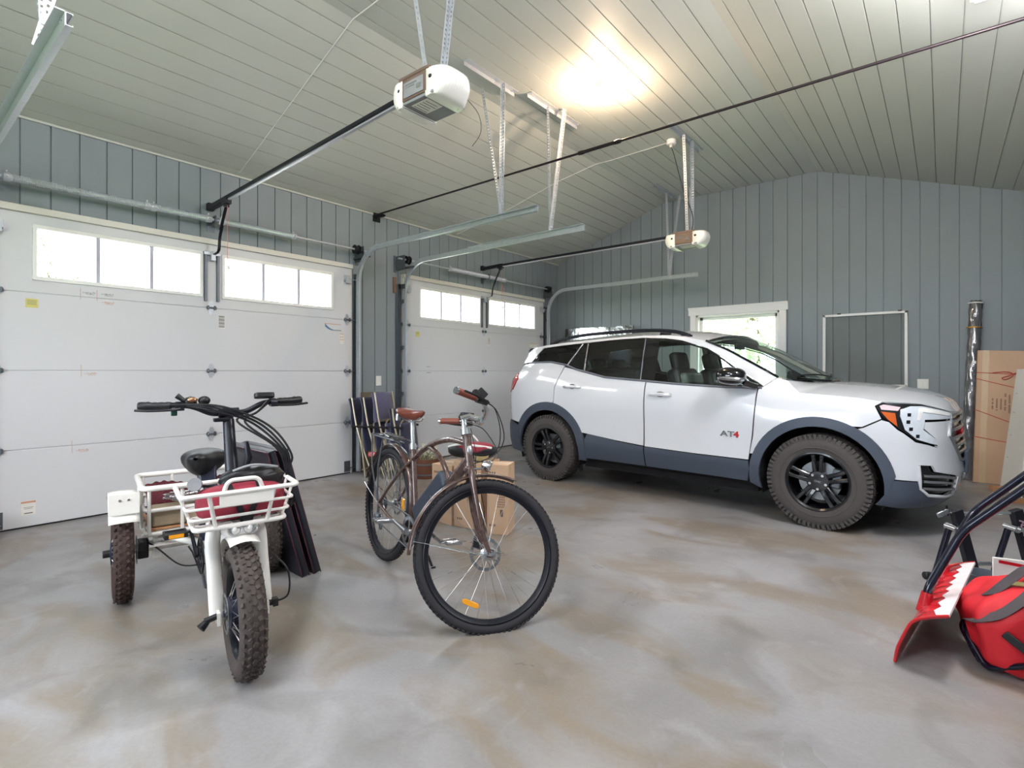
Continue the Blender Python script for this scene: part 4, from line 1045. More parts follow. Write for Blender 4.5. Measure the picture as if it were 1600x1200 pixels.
sw = MB(); sw.tube([V((.62, .38, .96))+Matrix.Rotation(R(-65), 3, 'Y') @ V((math.cos(a)*.18, math.sin(a)*.18, 0)) for a in [2*PI*k/24 for k in range(24)]], .014, 6, closed=True); sw.cyl((.62, .38, .96), (.8, .38, .9), .03); sw.build('steering_wheel', LEATH, car)
for sd in (-1, 1):
    MB().tube([(-.17, .70*sd, 1.10), (-.19, .66*sd, 1.3), (-.21, .60*sd, 1.53)], .03, 6).build('pillar_trim', LEATHL, car)
    MB().tube([V(ws_fn(k/6, .035 if sd < 0 else .965))+V((-.03, .0, -.02)) for k in range(7)], .022, 6).build('pillar_trim', LEATHL, car)
MB().box((.43, 0, 1.47), (.03, .22, .07)).build('inner_mirror', BLACK, car, bevel=.01)
# ---- wheels
def wheel(x, sd, steer=0):
    """axis along local y, outboard face towards -y"""
    wo = bpy.data.objects.new('wheel', None)
    Rt, Wd, Rr = .362, .225, .222; h = Wd/2
    mb = MB()
    # rim barrel and lip
    mb.lathe([(Rr, -h+.012), (Rr+.006, -h+.006), (Rr-.004, -h+.004), (Rr-.016, -h+.018), (Rr-.022, -.03), (Rr-.03, .06), (Rr, h-.01), (Rr-.004, h-.01)], (0, 0, 0), (0, 1, 0), 48, closed=True)
    yo = -h+.018
    for k in range(5):
        a0 = 90+72*k+10
        for s_ in (-1, 1):
            def pt(r, da): a = R(a0+da); return (r*math.cos(a), r*math.sin(a))
            secs = [(.052, s_*16, .020, yo+.022), (.10, s_*12.5, .016, yo+.008), (.16, s_*9.5, .0145, yo+.001), (Rr-.012, s_*8.5, .0175, yo+.004)]
            vs = []; fs = []
            for r, da, w_, y0 in secs:
                cx, cz = pt(r, da); a = R(a0+da); tx, tz = -math.sin(a), math.cos(a)
                vs += [(cx-tx*w_*1.1, y0+.045, cz-tz*w_*1.1), (cx-tx*w_, y0+.006, cz-tz*w_), (cx-tx*w_*.6, y0, cz-tz*w_*.6), (cx+tx*w_*.6, y0, cz+tz*w_*.6), (cx+tx*w_, y0+.006, cz+tz*w_), (cx+tx*w_*1.1, y0+.045, cz+tz*w_*1.1)]
            for i in range(3):
                for j in range(6): fs.append((6*i+j, 6*i+(j+1) % 6, 6*i+6+(j+1) % 6, 6*i+6+j))
            fs += [(5, 4, 3, 2, 1, 0), tuple(18+j for j in range(6))]
            mb.add(vs, fs)
    mb.lathe([(0, yo+.012), (.04, yo+.012), (.075, yo+.016), (.082, yo+.024), (.08, yo+.07), (0, yo+.07)], (0, 0, 0), (0, 1, 0), 30)
    rim = mb.build('wheel', RIMB, car, smooth=35)
    mb = MB(); rb = .0
    mb.lathe([(Rr, -h+.014), (Rr+.01, -h+.004), (Rr+.03, -h+.0), (Rr+.07, -h-.006), (Rr+.105, -h+.004), (Rt-.012, -h+.02), (Rt-.004, -h+.034), (Rt-.004, h-.034), (Rt-.012, h-.02), (Rr+.105, h-.004), (Rr+.07, h+.006), (Rr+.01, h-.004), (Rr, h-.014)], (0, 0, 0), (0, 1, 0), 96, closed=True)
    mb.lathe([(Rr+.038, -h-.0025), (Rr+.042, -h-.006), (Rr+.046, -h-.0035)], (0, 0, 0), (0, 1, 0), 64, closed=True)
    nb = 64
    for k in range(nb):
        a = 2*PI*k/nb
        for j, (y, wy, dr) in enumerate(((-h+.022, .036, -.002), (-h+.064, .034, 0), (0, .036, 0), (h-.064, .034, 0), (h-.022, .036, -.002))):
            aa = a+(.5*(j % 2))*2*PI/nb; Rm = Matrix.Rotation(-aa, 3, 'Y'); Rz = Matrix.Rotation(R(18 if j % 2 else -14), 3, 'X')
            mb.box(Rm @ V((Rt-.003+dr, y, 0)), (.014, wy, .024), Rm @ Rz)
        if k % 1 == 0:                              # shoulder lugs seen on the sidewall
            Rm = Matrix.Rotation(-a, 3, 'Y')
            for s_ in (-1, 1): mb.box(Rm @ V((Rt-.022, s_*(h-.006), 0)), (.03, .012, .02 if k % 2 else .014), Rm)
    mb.build('tyre', TYRE, rim, smooth=30)
    text_mesh('GMC', .022, basis((0, yo+.0105, 0), (1, 0, 0), (0, 0, 1)), 'cap_lettering', SILV, rim, .0006)
    for k in range(5):
        a = R(90+72*k+46); MB().cyl((.058*math.cos(a), yo+.004, .058*math.sin(a)), (.058*math.cos(a), yo+.03, .058*math.sin(a)), .0105, n=6).build('lug_nut', CHROME, rim)
    MB().lathe([(0, .0), (.15, .0), (.15, .02), (.07, .022), (.07, -.02), (0, -.02)], (0, -.02, 0), (0, 1, 0), 32).build('brake_disc', STEEL, rim)
    MB().box((.115, -.02, .05), (.07, .08, .15)).build('brake_caliper', GALVD, rim, bevel=.012)
    rim.location = (x, sd*.795, .362); rim.rotation_euler = (0, R(7*x), (0 if sd < 0 else PI)+steer)
    return rim
for x in (AX, -AX):
    for sd in (-1, 1): wheel(x, sd, 0)
# ================================================================ bicycles
BROWNP = mat('brown_frame_paint', '#513c37', .28, metal=.2, var=.06, coat=.7)
LEATHB = mat('brown_leather', '#6e382c', .3, var=.15, scale=15, coat=.3); CORK = mat('brown_grip', '#7d4234', .5, var=.1)
TREAD = mat('bike_tyre', '#27262b', .8, var=.2, scale=30); FATT = mat('fat_tyre', '#4a423f', .85, var=.25, scale=20)
FATD = mat('fat_tyre_brown', '#40312e', .85, var=.25, scale=20)
TRIKEW = mat('white_frame_paint', '#e9e6e2', .3, var=.02, coat=.5); BATT = mat('battery_case', '#343c4a', .4, var=.05)
ORREF = mat('amber_reflector', '#e0961c', .25, coat=.6, var=.08); SPK = mat('spoke_steel', '#b9bbbf', .3, metal=.9)
DKGUN = mat('dark_navy_plastic', '#252a3c', .4, var=.1)
def bwheel(par, c, Rt, tw, Rr, nsp, kind, M, rimm, tyrem, disc=0, spm=None, hubw=.05, phase=0.):
    mb = MB(); mb.M = M; hw = min(tw*.42, .03) if kind != 'fat' else tw*.36
    rh = .020 if kind != 'fat' else .014
    mb.lathe([(Rr, -hw), (Rr+.004, -hw+.003), (Rr-.004, -hw*.6), (Rr-rh, -hw*.35), (Rr-rh-.003, 0), (Rr-rh, hw*.35), (Rr-.004, hw*.6), (Rr+.004, hw-.003), (Rr, hw)] if kind != 'fat' else [(Rr+.004, -hw), (Rr-.008, -hw), (Rr-rh, -hw*.7), (Rr-rh, hw*.7), (Rr-.008, hw), (Rr+.004, hw)], c, (0, 1, 0), 72, closed=True)
    w = mb.build('wheel', rimm, par, smooth=45)
    mb = MB(); mb.M = M; rc = (Rt+Rr)/2; a_, b_ = tw/2, (Rt-Rr)/2
    mb.lathe([(rc-b_*math.cos(2*PI*k/14)*1.0, a_*math.sin(2*PI*k/14)*(1.0 if True else 1)) for k in range(14)], c, (0, 1, 0), 96, closed=True)
    C = V(c)
    if kind == 'fat':
        n = 44
        for k in range(n):
            for j, yy in enumerate((-.40, -.2, 0, .2, .40)):
                a = 2*PI*(k+.5*(j % 2))/n; th = math.asin(max(-1, min(1, yy*1.9)))*.95
                r = rc+b_*math.cos(th)+.002; y = a_*math.sin(th); Rm = Matrix.Rotation(-a, 3, 'Y') @ Matrix.Rotation(-th, 3, 'Z') @ Matrix.Rotation(R(25 if j % 2 else -20), 3, 'X')
                mb.box(C+Matrix.Rotation(-a, 3, 'Y') @ V((r, y, 0)), (.008, tw*.14, .015), Rm)
    else:
        n = 90
        for k in range(n):
            for j, yy in enumerate((-.75, 0, .75)):
                a = 2*PI*(k+.5*(j % 2))/n; th = math.asin(yy)*.8; r = rc+b_*math.cos(th)+.0005; y = a_*math.sin(th)
                mb.box(C+Matrix.Rotation(-a, 3, 'Y') @ V((r, y, 0)), (.006, tw*.26, .012), Matrix.Rotation(-a, 3, 'Y') @ Matrix.Rotation(-th, 3, 'Z'))
    mb.build('tyre', tyrem, w, smooth=30)
    mb = MB(); mb.M = M
    mb.lathe([(0, -hubw-.02), (.012, -hubw-.02), (.014, -hubw-.004), (.03 if kind != 'fat' else .06, -hubw), (.03 if kind != 'fat' else .06, -hubw+.006), (.018 if kind != 'fat' else .055, -hubw+.012), (.018 if kind != 'fat' else .055, hubw-.012), (.03 if kind != 'fat' else .06, hubw-.006), (.03 if kind != 'fat' else .06, hubw), (.014, hubw+.004), (.012, hubw+.02), (0, hubw+.02)], c, (0, 1, 0), 24)
    mb.build('hub', ALU if kind != 'fat' else DKGUN, w)
    mb = MB(); mb.M = M; rhub = .027 if kind != 'fat' else .055
    for k in range(nsp):
        a = 2*PI*k/nsp+phase; s = 1 if k % 2 else -1; b = a+s*(1 if (k//2) % 2 else -1)*R(38 if kind != 'fat' else 25)
        mb.cyl(C+V((rhub*math.cos(b), s*(hubw-.003), rhub*math.sin(b))), C+V(((Rr-rh)*math.cos(a), 0, (Rr-rh)*math.sin(a))), .0012 if kind != 'fat' else .0014, n=5)
    mb.build('spokes', spm or SPK, w)
    if disc:
        mb = MB(); mb.M = M; y = disc*(hubw+.012); rd = .08 if kind != 'fat' else .078; n = 48
        vs = []; 
        for k in range(n):
            a = 2*PI*k/n; ro = rd-(.003 if k % 4 == 0 else 0)
            for r in (ro, rd-.016): 
                for e in (-.001, .001): vs.append(C+V((r*math.cos(a), y+e, r*math.sin(a))))
        fs = []
        for k in range(n):
            b, d = 4*k, 4*((k+1) % n)
            fs += [(b, d, d+1, b+1), (b+2, b+3, d+3, d+2), (b, b+2, d+2, d), (b+1, d+1, d+3, b+3)]
        mb.add(vs, fs)
        for k in range(10): a = 2*PI*k/10; mb.bar([C+V((.02*math.cos(a), y, .02*math.sin(a))), C+V(((rd-.012)*math.cos(a+.35), y, (rd-.012)*math.sin(a+.35)))], .002, .005, (0, 0, 1))
        mb.lathe([(0, y-.004), (.024, y-.003), (.024, y+.003), (0, y+.004)], c, (0, 1, 0), 20)
        mb.build('brake_disc', STEEL, w)
    return w
def fender_mesh(mb, c, r, w, a0, a1, t=.0015, dome=.012, n=28, m=6):
    """curved mudguard; angles in the wheel plane, degrees from forward"""
    C = V(c)
    def fn(u, v):
        a = R(a0+(a1-a0)*u); q = 2*v-1; rr = r+dome*(1-q*q); return C+V((rr*math.cos(a), q*w/2, rr*math.sin(a)))
    mb.grid(fn, n, m)
def saddle_fn(L, W, H, nose):
    def f(u, v):
        """u 0 nose .. 1 rear, v around"""
        x = L*(.5-u); ww = (nose+(W-nose)*(1/(1+math.exp(-(u-.58)*11))))*(math.sin(PI*(u*.998+.001))**.3)
        a = 2*PI*v; y = ww/2*math.cos(a); z = H*math.sin(a)*(.55 if math.sin(a) > 0 else .9)*(math.sin(PI*(u*.998+.001))**.4)
        return (x, y, z+.012*(2*u-1)**2*2)
    return f
def steerM(p, ang, rake_deg):
    a = V((-math.sin(R(rake_deg)), 0, math.cos(R(rake_deg)))); p = V(p)
    return Matrix.Translation(p) @ Matrix.Rotation(R(ang), 4, a) @ Matrix.Translation(-p)

# ---------------------------------------------------------------- the brown e-bike
BIKE_POS, BIKE_ROT, BIKE_LEAN, BIKE_STEER = (-2.828, 2.148, 0.), -15.4, -6., 69
bk = thing('bicycle', 'brown step-over electric bicycle with curved top tube and brown leather saddle', 'bicycle', BIKE_POS, R(BIKE_ROT)); bk.rotation_euler = (R(BIKE_LEAN), R(.7), R(BIKE_ROT))
RW = .357; SM = steerM((1.10, 0, .357), BIKE_STEER, 19)
ax_ = lambda z, o=0.: V((1.105-(z-.357)*.384+o, 0, z))   # point of the steering axis
mb = MB(); BBp = V((.44, 0, .285)); ST = V((.285, 0, .74)); HT, HB = ax_(.90), ax_(.735)
mb.cyl(BBp, ST+V((-.01, 0, .03)), .0165, n=16)                                      # seat tube
mb.tube(catmull([HT+V((0, 0, -.045)), (.74, 0, .855), (.56, 0, .815), (.40, 0, .745), (.27, 0, .655)], 8), .0165, 14)   # arched top tube
mb.tube(catmull([(.50, 0, .785), (.60, 0, .76), (.70, 0, .70), (.775, 0, .60)], 8), .0145, 14)                 # lower arch
mb.tube([HB+V((-.01, 0, .045)), (.74, 0, .585), BBp], [.027, .030, .028], 16, sq=(1.15, .85))                   # down tube
mb.cyl(HB, HT, .022, n=18); mb.cyl(HB, HB+(HT-HB)*.12, .026, n=18); mb.cyl(HT-(HT-HB)*.1, HT, .025, n=18)
mb.cyl(BBp+V((0, -.04, 0)), BBp+V((0, .04, 0)), .027, n=20)
for s in (-1, 1):
    mb.tube(catmull([(.28, s*.012, .66), (.22, s*.035, .60), (.10, s*.062, .46), (.0, s*.066, RW)], 5), [.010, .0085], 10)
    mb.tube(catmull([BBp+V((-.02, s*.03, 0)), (.22, s*.058, .30), (0, s*.066, RW)], 5), [.0125, .010], 10)
    mb.box((-.0, s*.066, RW), (.04, .006, .05))
frame = mb.build('frame', BROWNP, bk)
MB().ell(HT*.55+HB*.45+V((.021, -.0, .0)), (.006, .016, .026), Matrix.Rotation(R(-21), 3, 'Y')).build('head_badge', ALU, frame)
# battery on the down tube
rot = Matrix.Rotation(-math.atan2(.735-.285, 1.0-.44)-R(4), 3, 'Y'); 
mb = MB(); mb.box((.600, 0, .515), (.40, .085, .105), rot); bt = mb.build('battery', BATT, bk, bevel=.018, bseg=3)
MB().box((.735, 0, .60), (.05, .078, .075), rot).build('battery_handle', BLACK, bt, bevel=.012)
MB().cyl((.66, -.044, .53), (.66, -.048, .53), .008, n=12).build('battery_lock', CHROME, bt)
MB().box((.56, 0, .425), (.42, .05, .03), rot).build('battery_rail', BLACK, bt, bevel=.006)
# rear and front wheels
bwheel(bk, (0, 0, RW), RW, .047, .311, 32, 'road', None, BLKMET, TREAD, 1, phase=.03)
fw = bwheel(bk, (1.155, 0, RW), RW, .047, .311, 32, 'road', SM, BLKMET, TREAD, 1, phase=.05)
def reflector(par, c, rr, a, M):
    mb = MB(); mb.M = M; C = V(c)+V((rr*math.cos(R(a)), 0, rr*math.sin(R(a)))); Rm = Matrix.Rotation(R(90-a), 3, 'Y')
    mb.rbox(C, (.085, .024, .012), .011, Rm @ Matrix.Rotation(R(90), 3, 'X')); return mb.build('reflector', ORREF, par, bevel=.002)
reflector(fw, (1.155, 0, RW), .235, -97, SM); 
rw0 = [o for o in kids(bk) if o.name.startswith('wheel')][0]; reflector(rw0, (0, 0, RW), .225, 8, None)
# fork, mudguards
mb = MB(); mb.M = SM; cr = ax_(.725)
for s in (-1, 1):
    mb.tube(catmull([cr+V((0, s*.03, .0)), cr+V((.012, s*.052, -.03)), ax_(.60, .004)+V((0, s*.056, 0)), ax_(.45, .018)+V((0, s*.058, 0)), (1.150, s*.060, RW)], 5), [.019, .019, .0185]+[.018]*6+[.017]*6+[.0115]*6 if False else [.0185, .0105], 12, sq=(1.15, .85))
    mb.box((1.152, s*.060, RW), (.03, .008, .04))
mb.ell(cr+V((0, 0, .0)), (.03, .052, .02)); mb.cyl(cr, HB, .02); mb.build('fork', BROWNP, bk)
mb = MB(); mb.M = SM; fender_mesh(mb, (1.155, 0, RW), RW+.018, .062, 82, 194, dome=.014); fm = mb.build('mudguard', BROWNP, bk, solid=.0015, smooth=60)
mb = MB(); mb.M = SM
for s in (-1, 1): mb.tube([(1.155, s*.07, RW-.01), (1.155-.375*math.cos(R(10)), s*.02, RW-.03)], .0022, 6)
mb.cyl((1.155-.37*math.cos(R(10)), -.03, RW-.03), (1.155-.37*math.cos(R(10)), .03, RW-.03), .002, n=5)
mb.build('mudguard_stay', CHROME, fm)
mb = MB(); fender_mesh(mb, (0, 0, RW), RW+.018, .062, -8, 165, dome=.014); fm = mb.build('mudguard', BROWNP, bk, solid=.0015, smooth=60)
for s in (-1, 1): MB().tube([(0, s*.07, RW-.01), (-.37, s*.033, RW+.07)], .0022, 6).build('mudguard_stay', CHROME, fm)
MB().box((-.372, 0, .62), (.016, .05, .035), Matrix.Rotation(R(-20), 3, 'Y')).build('tail_reflector', REDL, fm, bevel=.005)
# rack
RACKM = mat('rack_alloy', '#5d6068', .3, metal=.8, var=.1); mb = MB(); z = .775
mb.tube(fillet([(.16, -.035, z-.012), (.13, -.06, z), (-.28, -.062, z), (-.31, 0, z), (-.28, .062, z), (.13, .06, z), (.16, .035, z-.012)], .04), .006, 8)
for x in (.06, -.06, -.18): mb.cyl((x, -.06, z), (x, .06, z), .005, n=6)
mb.tube([(.15, 0, z-.01), (-.27, 0, z)], .005, 6)
for s in (-1, 1):
    for x in (-.05, -.25): mb.tube([(x, s*.062, z), (x*.5-.02, s*.078, z-.2), (0, s*.078, RW+.02)], .0052, 6)
    mb.tube([(.13, s*.04, z-.01), (.20, s*.02, z-.06), (.27, s*.014, .70)], .005, 6)
rk = mb.build('rear_rack', RACKM, bk)
mb = MB(); mb.tube(fillet([(.02, -.05, z+.012), (-.14, -.03, z+.02), (-.14, .03, z+.02), (.02, .05, z+.012)], .02), .004, 6); mb.build('rack_clip', CHROME, rk)
# seat post and saddle
SP = V((.262, 0, .80)); mb = MB(); mb.cyl(ST, (.232, 0, .91), .0135, n=14); mb.lathe([(.013, -.02), (.022, -.018), (.022, .018), (.013, .02)], ST+V((-.006, 0, .018)), (-.3, 0, .95), 14); mb.box((.30, .01, .765), (.035, .012, .012)); mb.build('seat_post', CHROME, bk)
sf = saddle_fn(.29, .19, .045, .055); mb = MB(); mb.M = Matrix.Translation((.235, 0, .955)); mb.grid(sf, 26, 24); sd_ = mb.build('saddle', LEATHB, bk, smooth=60)
mb = MB()
for s in (-1, 1): mb.tube(catmull([(.36, s*.012, .942), (.30, s*.022, .915), (.20, s*.024, .913), (.13, s*.05, .935)], 5), .0035, 6); mb.lathe([(.016, -.02), (.016, .02)], (.125, s*.05, .925), (0, 0, 1), 10)
for s in (-1, 1):
    mb.tube([V((.125, s*.05, .905+.004*k))+V((.014*math.cos(k*2.1), .014*math.sin(k*2.1), 0)) for k in range(10)], .003, 5)
mb.build('saddle_rails', CHROME, sd_)
for y in (-.045, 0, .045): MB().ell((.105+abs(y)*.5, y, .965+.01), (.008, .008, .005)).build('saddle_rivet', mat('copper', '#b0703a', .3, metal=.9) if y < 0 else MATS['copper'], sd_)
# handlebar group
mb = MB(); mb.M = SM; q0 = ax_(.90); q1 = ax_(.985); mb.cyl(q0, q1, .0145, n=14); mb.cyl(ax_(.895), ax_(.925), .022, n=14); cl = V((q1.x+.095, 0, q1.z+.008))
mb.tube([q1+V((-.006, 0, -.015)), q1+V((.03, 0, .012)), cl], [.017, .016, .015], 12); mb.cyl(cl+V((0, -.03, 0)), cl+V((0, .03, 0)), .021, n=16); mb.build('stem', CHROME, bk)
mb = MB(); mb.M = SM
for s in (-1, 1): mb.tube(catmull([cl, cl+V((.005, s*.06, .002)), cl+V((-.005, s*.14, .025)), cl+V((-.05, s*.205, .035)), cl+V((-.11, s*.25, .03)), cl+V((-.17, s*.283, .02))], 8), .0112, 12)
hb = mb.build('handlebar', CHROME, bk)
for s in (-1, 1):
    g0, g1 = cl+V((-.085, s*.232, .032)), cl+V((-.182, s*.292, .019)); d = (g1-g0).normalized()
    mb = MB(); mb.M = SM; mb.cyl(g0, g1, .0168, n=16); g = mb.build('grip', CORK, bk)
    mb = MB(); mb.M = SM; mb.cyl(g1, g1+d*.012, .0178, n=16); mb.build('grip_end', CHROME, g)
    l0 = cl+V((-.065, s*.215, .034)); mb = MB(); mb.M = SM
    mb.cyl(l0+d*-.012, l0+d*.012, .018, n=12); mb.box(l0+V((.025, 0, -.004)), (.045, .022, .022)); 
    mb.tube(catmull([l0+V((.04, s*-.01, -.004)), l0+V((.045, s*.02, -.006)), l0+V((-.02, s*.075, -.01)), l0+V((-.085, s*.10, -.012))], 5), .006, 6, sq=(1, 1.5)); mb.build('brake_lever', BLACK, bk)
mb = MB(); mb.M = SM; l0 = cl+V((-.09, -.235, .05)); mb.box(l0+V((.03, 0, .01)), (.05, .03, .04), Matrix.Rotation(R(30), 3, 'Y')); mb.cyl(l0+V((0, .02, 0)), l0+V((0, -.02, 0)), .02, n=12); mb.build('shifter', BLACK, bk, bevel=.004)
mb = MB(); mb.M = SM; l0 = cl+V((-.06, .21, .062)); mb.rbox(l0, (.075, .11, .016), .012, Matrix.Rotation(R(-12), 3, 'Y')); mb.build('display', BLACK, bk)
mb = MB(); mb.M = SM; mb.lathe([(0, -.03), (.014, -.028), (.030, .0), (.032, .012), (.028, .018), (0, .02)], cr+V((.085, 0, .045)), (1, 0, -.1), 20); mb.tube([cr+V((.02, 0, .01)), cr+V((.075, 0, .03))], .005, 6); mb.build('headlight', CHROME, bk)
# cables: bar to frame
mb = MB()
A1 = SM @ (cl+V((-.03, -.225, .03))); A2 = SM @ (cl+V((-.03, .225, .03)))
for k, (a, o, e) in enumerate(((A1, -.02, V((.93, -.03, .80))), (A1, -.035, V((.94, -.02, .74))), (A2, .02, V((.94, .025, .77))))):
    m_ = SM @ (cl+V((.10+.02*k, (-.10, -.12, .1)[k], -.07-.02*k))); mb.tube(catmull([a, a+(m_-a)*.45+V((.02, 0, .035)), m_, SM @ V((1.06, -.01+o, .84-.02*k)), e], 7), .0026, 6)
mb.build('cables', BLACK, bk)
mb = MB(); mb.M = SM; mb.tube(catmull([cl+V((-.02, .20, .0)), cl+V((.03, .12, -.14)), cr+V((.04, .05, .02)), (1.10, .075, .56), (1.12, .075, .40)], 6), .0026, 6)
mb.box((1.105, .072, .405), (.045, .03, .06)); mb.build('disc_caliper', BLACK, bk, bevel=.003)
# drive side
mb = MB(); C = BBp+V((0, -.052, 0)); n = 42; vs = []; fs = []
for k in range(n*2):
    a = 2*PI*k/(2*n); ro = .092 if k % 2 else .087
    for r in (ro, .066):
        for e in (-.0012, .0012): vs.append(C+V((r*math.cos(a), e, r*math.sin(a))))
N2 = n*2
for k in range(N2):
    b, d = 4*k, 4*((k+1) % N2); fs += [(b, d, d+1, b+1), (b+2, b+3, d+3, d+2), (b, b+2, d+2, d), (b+1, d+1, d+3, b+3)]
mb.add(vs, fs)
for k in range(5): a = R(72*k+20); mb.bar([C, C+V((.07*math.cos(a), 0, .07*math.sin(a)))], .004, .016, (0, 0, 1))
mb.build('chainring', ALU, bk)
CA = R(170)
for s, a in ((-1, CA), (1, CA+PI)):
    c0 = BBp+V((0, s*.068, 0)); c1 = c0+V((.17*math.cos(a), s*.012, .17*math.sin(a)))
    mb = MB(); mb.tube([c0, c1], [.014, .010], 10, sq=(1, .75)); mb.cyl(c0+V((0, s*.008, 0)), c0-V((0, s*.03, 0)), .016, n=12); ck = mb.build('crank', ALU, bk)
    mb = MB(); pc = c1+V((0, s*.065, 0)); mb.cyl(c1, c1+V((0, s*.11, 0)), .006, n=8)
    for e in (-1, 1): mb.bb(pc+V((e*.036-.005, -.048, -.008)), pc+V((e*.036+.005, .048, .01)))
    for e in (-1, 1): mb.bb(pc+V((-.036, e*.044-.004, -.008)), pc+V((.036, e*.044+.004, .01)))
    mb.lathe([(.012, -.04), (.012, .04)], pc, (0, 1, 0), 10); pd = mb.build('pedal', ALU, ck, bevel=.002)
    MB().bb(pc+V((-.042, -.028, -.006)), pc+V((-.045, .028, .008))).build('pedal_reflector', ORREF, pd)
mb = MB()                                                                     # chain
ring, cog = (BBp.x, BBp.z, .09), (0, RW, .036)
mb.tube([(BBp.x, -.052, BBp.z+.09), (.0, -.045, RW+.036)], .004, 5); mb.tube([(BBp.x, -.052, BBp.z-.09), (.03, -.045, .225)], .004, 5)
mb.tube([(BBp.x+.09*math.cos(R(t)), -.052, BBp.z+.09*math.sin(R(t))) for t in range(-90, 91, 15)], .004, 5); mb.build('chain', GALVD, bk)
mb = MB()
for k in range(7): mb.lathe([(.02, -.001), (.052-.005*k, -.001), (.052-.005*k, .001), (.02, .001)], (0, -.030-.004*k, RW), (0, 1, 0), 24)
mb.build('cassette', GALVD, bk)
mb = MB(); mb.box((.0, -.066, RW-.04), (.02, .01, .06)); mb.ell((.005, -.075, RW-.08), (.03, .016, .025)); mb.bar([(.005, -.06, RW-.08), (.03, -.05, RW-.15)], .014, .012); mb.lathe([(.003, -.004), (.018, -.004), (.018, .004), (.003, .004)], (.03, -.05, RW-.145), (0, 1, 0), 14); mb.lathe([(.003, -.004), (.018, -.004), (.018, .004), (.003, .004)], (.01, -.05, RW-.085), (0, 1, 0), 14); mb.build('derailleur', GALVD, bk)
lean = R(6); zt = .25; yk = .20
mb = MB(); mb.tube([(.38, .03, .285), (.36, .06, .25), (.345, yk, yk*math.tan(lean)*-1+.012)], [.009, .008], 8); mb.tube([(.347, yk-.012, .03), (.344, yk+.006, .006)], .011, 8); mb.build('kickstand', BLACK, bk)

# ---------------------------------------------------------------- the white fat-tyre tricycle
TRK_POS, TRK_ROT, TRK_STEER = (-3.304, 1.226, 0.), -12.6, -2
tk = thing('tricycle', 'white fat-tyre electric tricycle with front basket, rear basket and black handlebar', 'tricycle', TRK_POS, R(TRK_ROT))
RT = .257; XF = 1.15
TM = steerM((1.10, 0, RT), TRK_STEER, 19)
tx = lambda z: V((1.105-(z-RT)*.344, 0, z))
bwheel(tk, (XF, 0, RT), RT, .098, .175, 36, 'fat', TM, BLKMET, FATT, -1, ORREF and SPK)
for s in (-1, 1):
    bwheel(tk, (0, s*.352, RT), RT, .090, .175, 36, 'fat', None, BLKMET, FATD if s < 0 else FATT, -s)
    mb = MB(); fender_mesh(mb, (0, s*.352, RT), RT+.058, .128, 40, 128, dome=.006, n=16)
    f = mb.build('mudguard', TRIKEW, tk, solid=.002, smooth=60)
    # flat front flap of the guard, facing forward
    x0 = .315*math.cos(R(40)); z0 = RT+.315*math.sin(R(40))
    mb = MB(); mb.bb((.225, s*.352-.064, .50), (.229, s*.352+.064, .605)); mb.build('guard_flap', TRIKEW, f, bevel=.006)
    for e in (-.018, .018): MB().cyl((.229, s*.352+e, .572), (.234, s*.352+e, .572), .006, n=10).build('bolt_head', ALU, f)
    MB().cyl((0, s*.395, RT), (0, s*.435, RT), .02, n=12).build('axle_nut', BLACK, tk, bevel=.003)
    mb = MB(); mb.box((.0, s*.262, RT), (.06, .05, .10)); mb.box((.05, s*.27, RT+.03), (.05, .04, .05)); mb.build('brake_caliper', BLACK, tk, bevel=.006)
# frame
mb = MB(); hb_, ht_ = tx(.60), tx(.735)
mb.cyl(hb_, ht_, .028, n=18)
mb.tube(catmull([hb_+V((-.01, 0, .03)), (.83, 0, .47), (.66, 0, .36), (.50, 0, .335), (.30, 0, .33)], 6), .036, 16, sq=(1.2, .85))
mb.cyl((.43, 0, .30), (.355, 0, .56), .022, n=14)
mb.cyl((.0, -.32, RT), (.0, .32, RT), .022, n=14)
for s in (-1, 1): mb.tube([(.40, s*.03, .335), (.15, s*.13, .32), (-.02, s*.20, .30), (-.30, s*.20, .32)], .016, 10); mb.bb((-.03, s*.20-.02, .20), (.03, s*.20+.02, .32))
for x in (.05, -.20, -.32): mb.cyl((x, -.27, .335), (x, .27, .335), .012, n=10)
mb.cyl((.47, -.045, .30), (.47, .045, .30), .03, n=18); mb.tube([(.47, 0, .30), (.45, 0, .335)], .03, 10)
mb.bb((-.02, -.24, .28), (.10, .24, .285))
mb.build('frame', TRIKEW, tk)
mb = MB(); mb.box((.315, 0, .52), (.075, .085, .42), Matrix.Rotation(R(-14), 3, 'Y')); bt = mb.build('battery', DKGUN, tk, bevel=.012)
# front fork with chunky crown
mb = MB(); mb.M = TM; cz_ = .575
for s in (-1, 1): mb.tube(catmull([tx(cz_)+V((0, s*.018, .02)), tx(cz_)+V((.0, s*.06, .012)), tx(.53)+V((0, s*.086, 0)), tx(.42)+V((0.0, s*.088, 0)), (XF-.03, s*.088, .235)], 6), [.021]*6+[.023]*19, 14, sq=(1.15, .85)) if False else mb.tube(catmull([tx(cz_)+V((0, s*.018, .02)), tx(cz_)+V((.0, s*.06, .012)), tx(.53)+V((0, s*.086, 0)), tx(.42)+V((0.0, s*.088, 0)), (XF-.03, s*.088, .235)], 6), [.026, .024], 14, sq=(1.2, .85)); mb.box((XF-.005, s*.088, RT-.01), (.05, .012, .05))
mb.cyl(tx(.56), tx(.61), .027, n=16); mb.build('fork', TRIKEW, tk)
mb = MB(); mb.M = TM; mb.cyl((XF, -.082, RT), (XF, -.135, RT-.01), .012, n=10); mb.tube([(XF, -.125, RT-.012), (XF+.01, -.15, RT-.03)], [.012, .018], 10); mb.build('axle_knob', BLACK, tk)
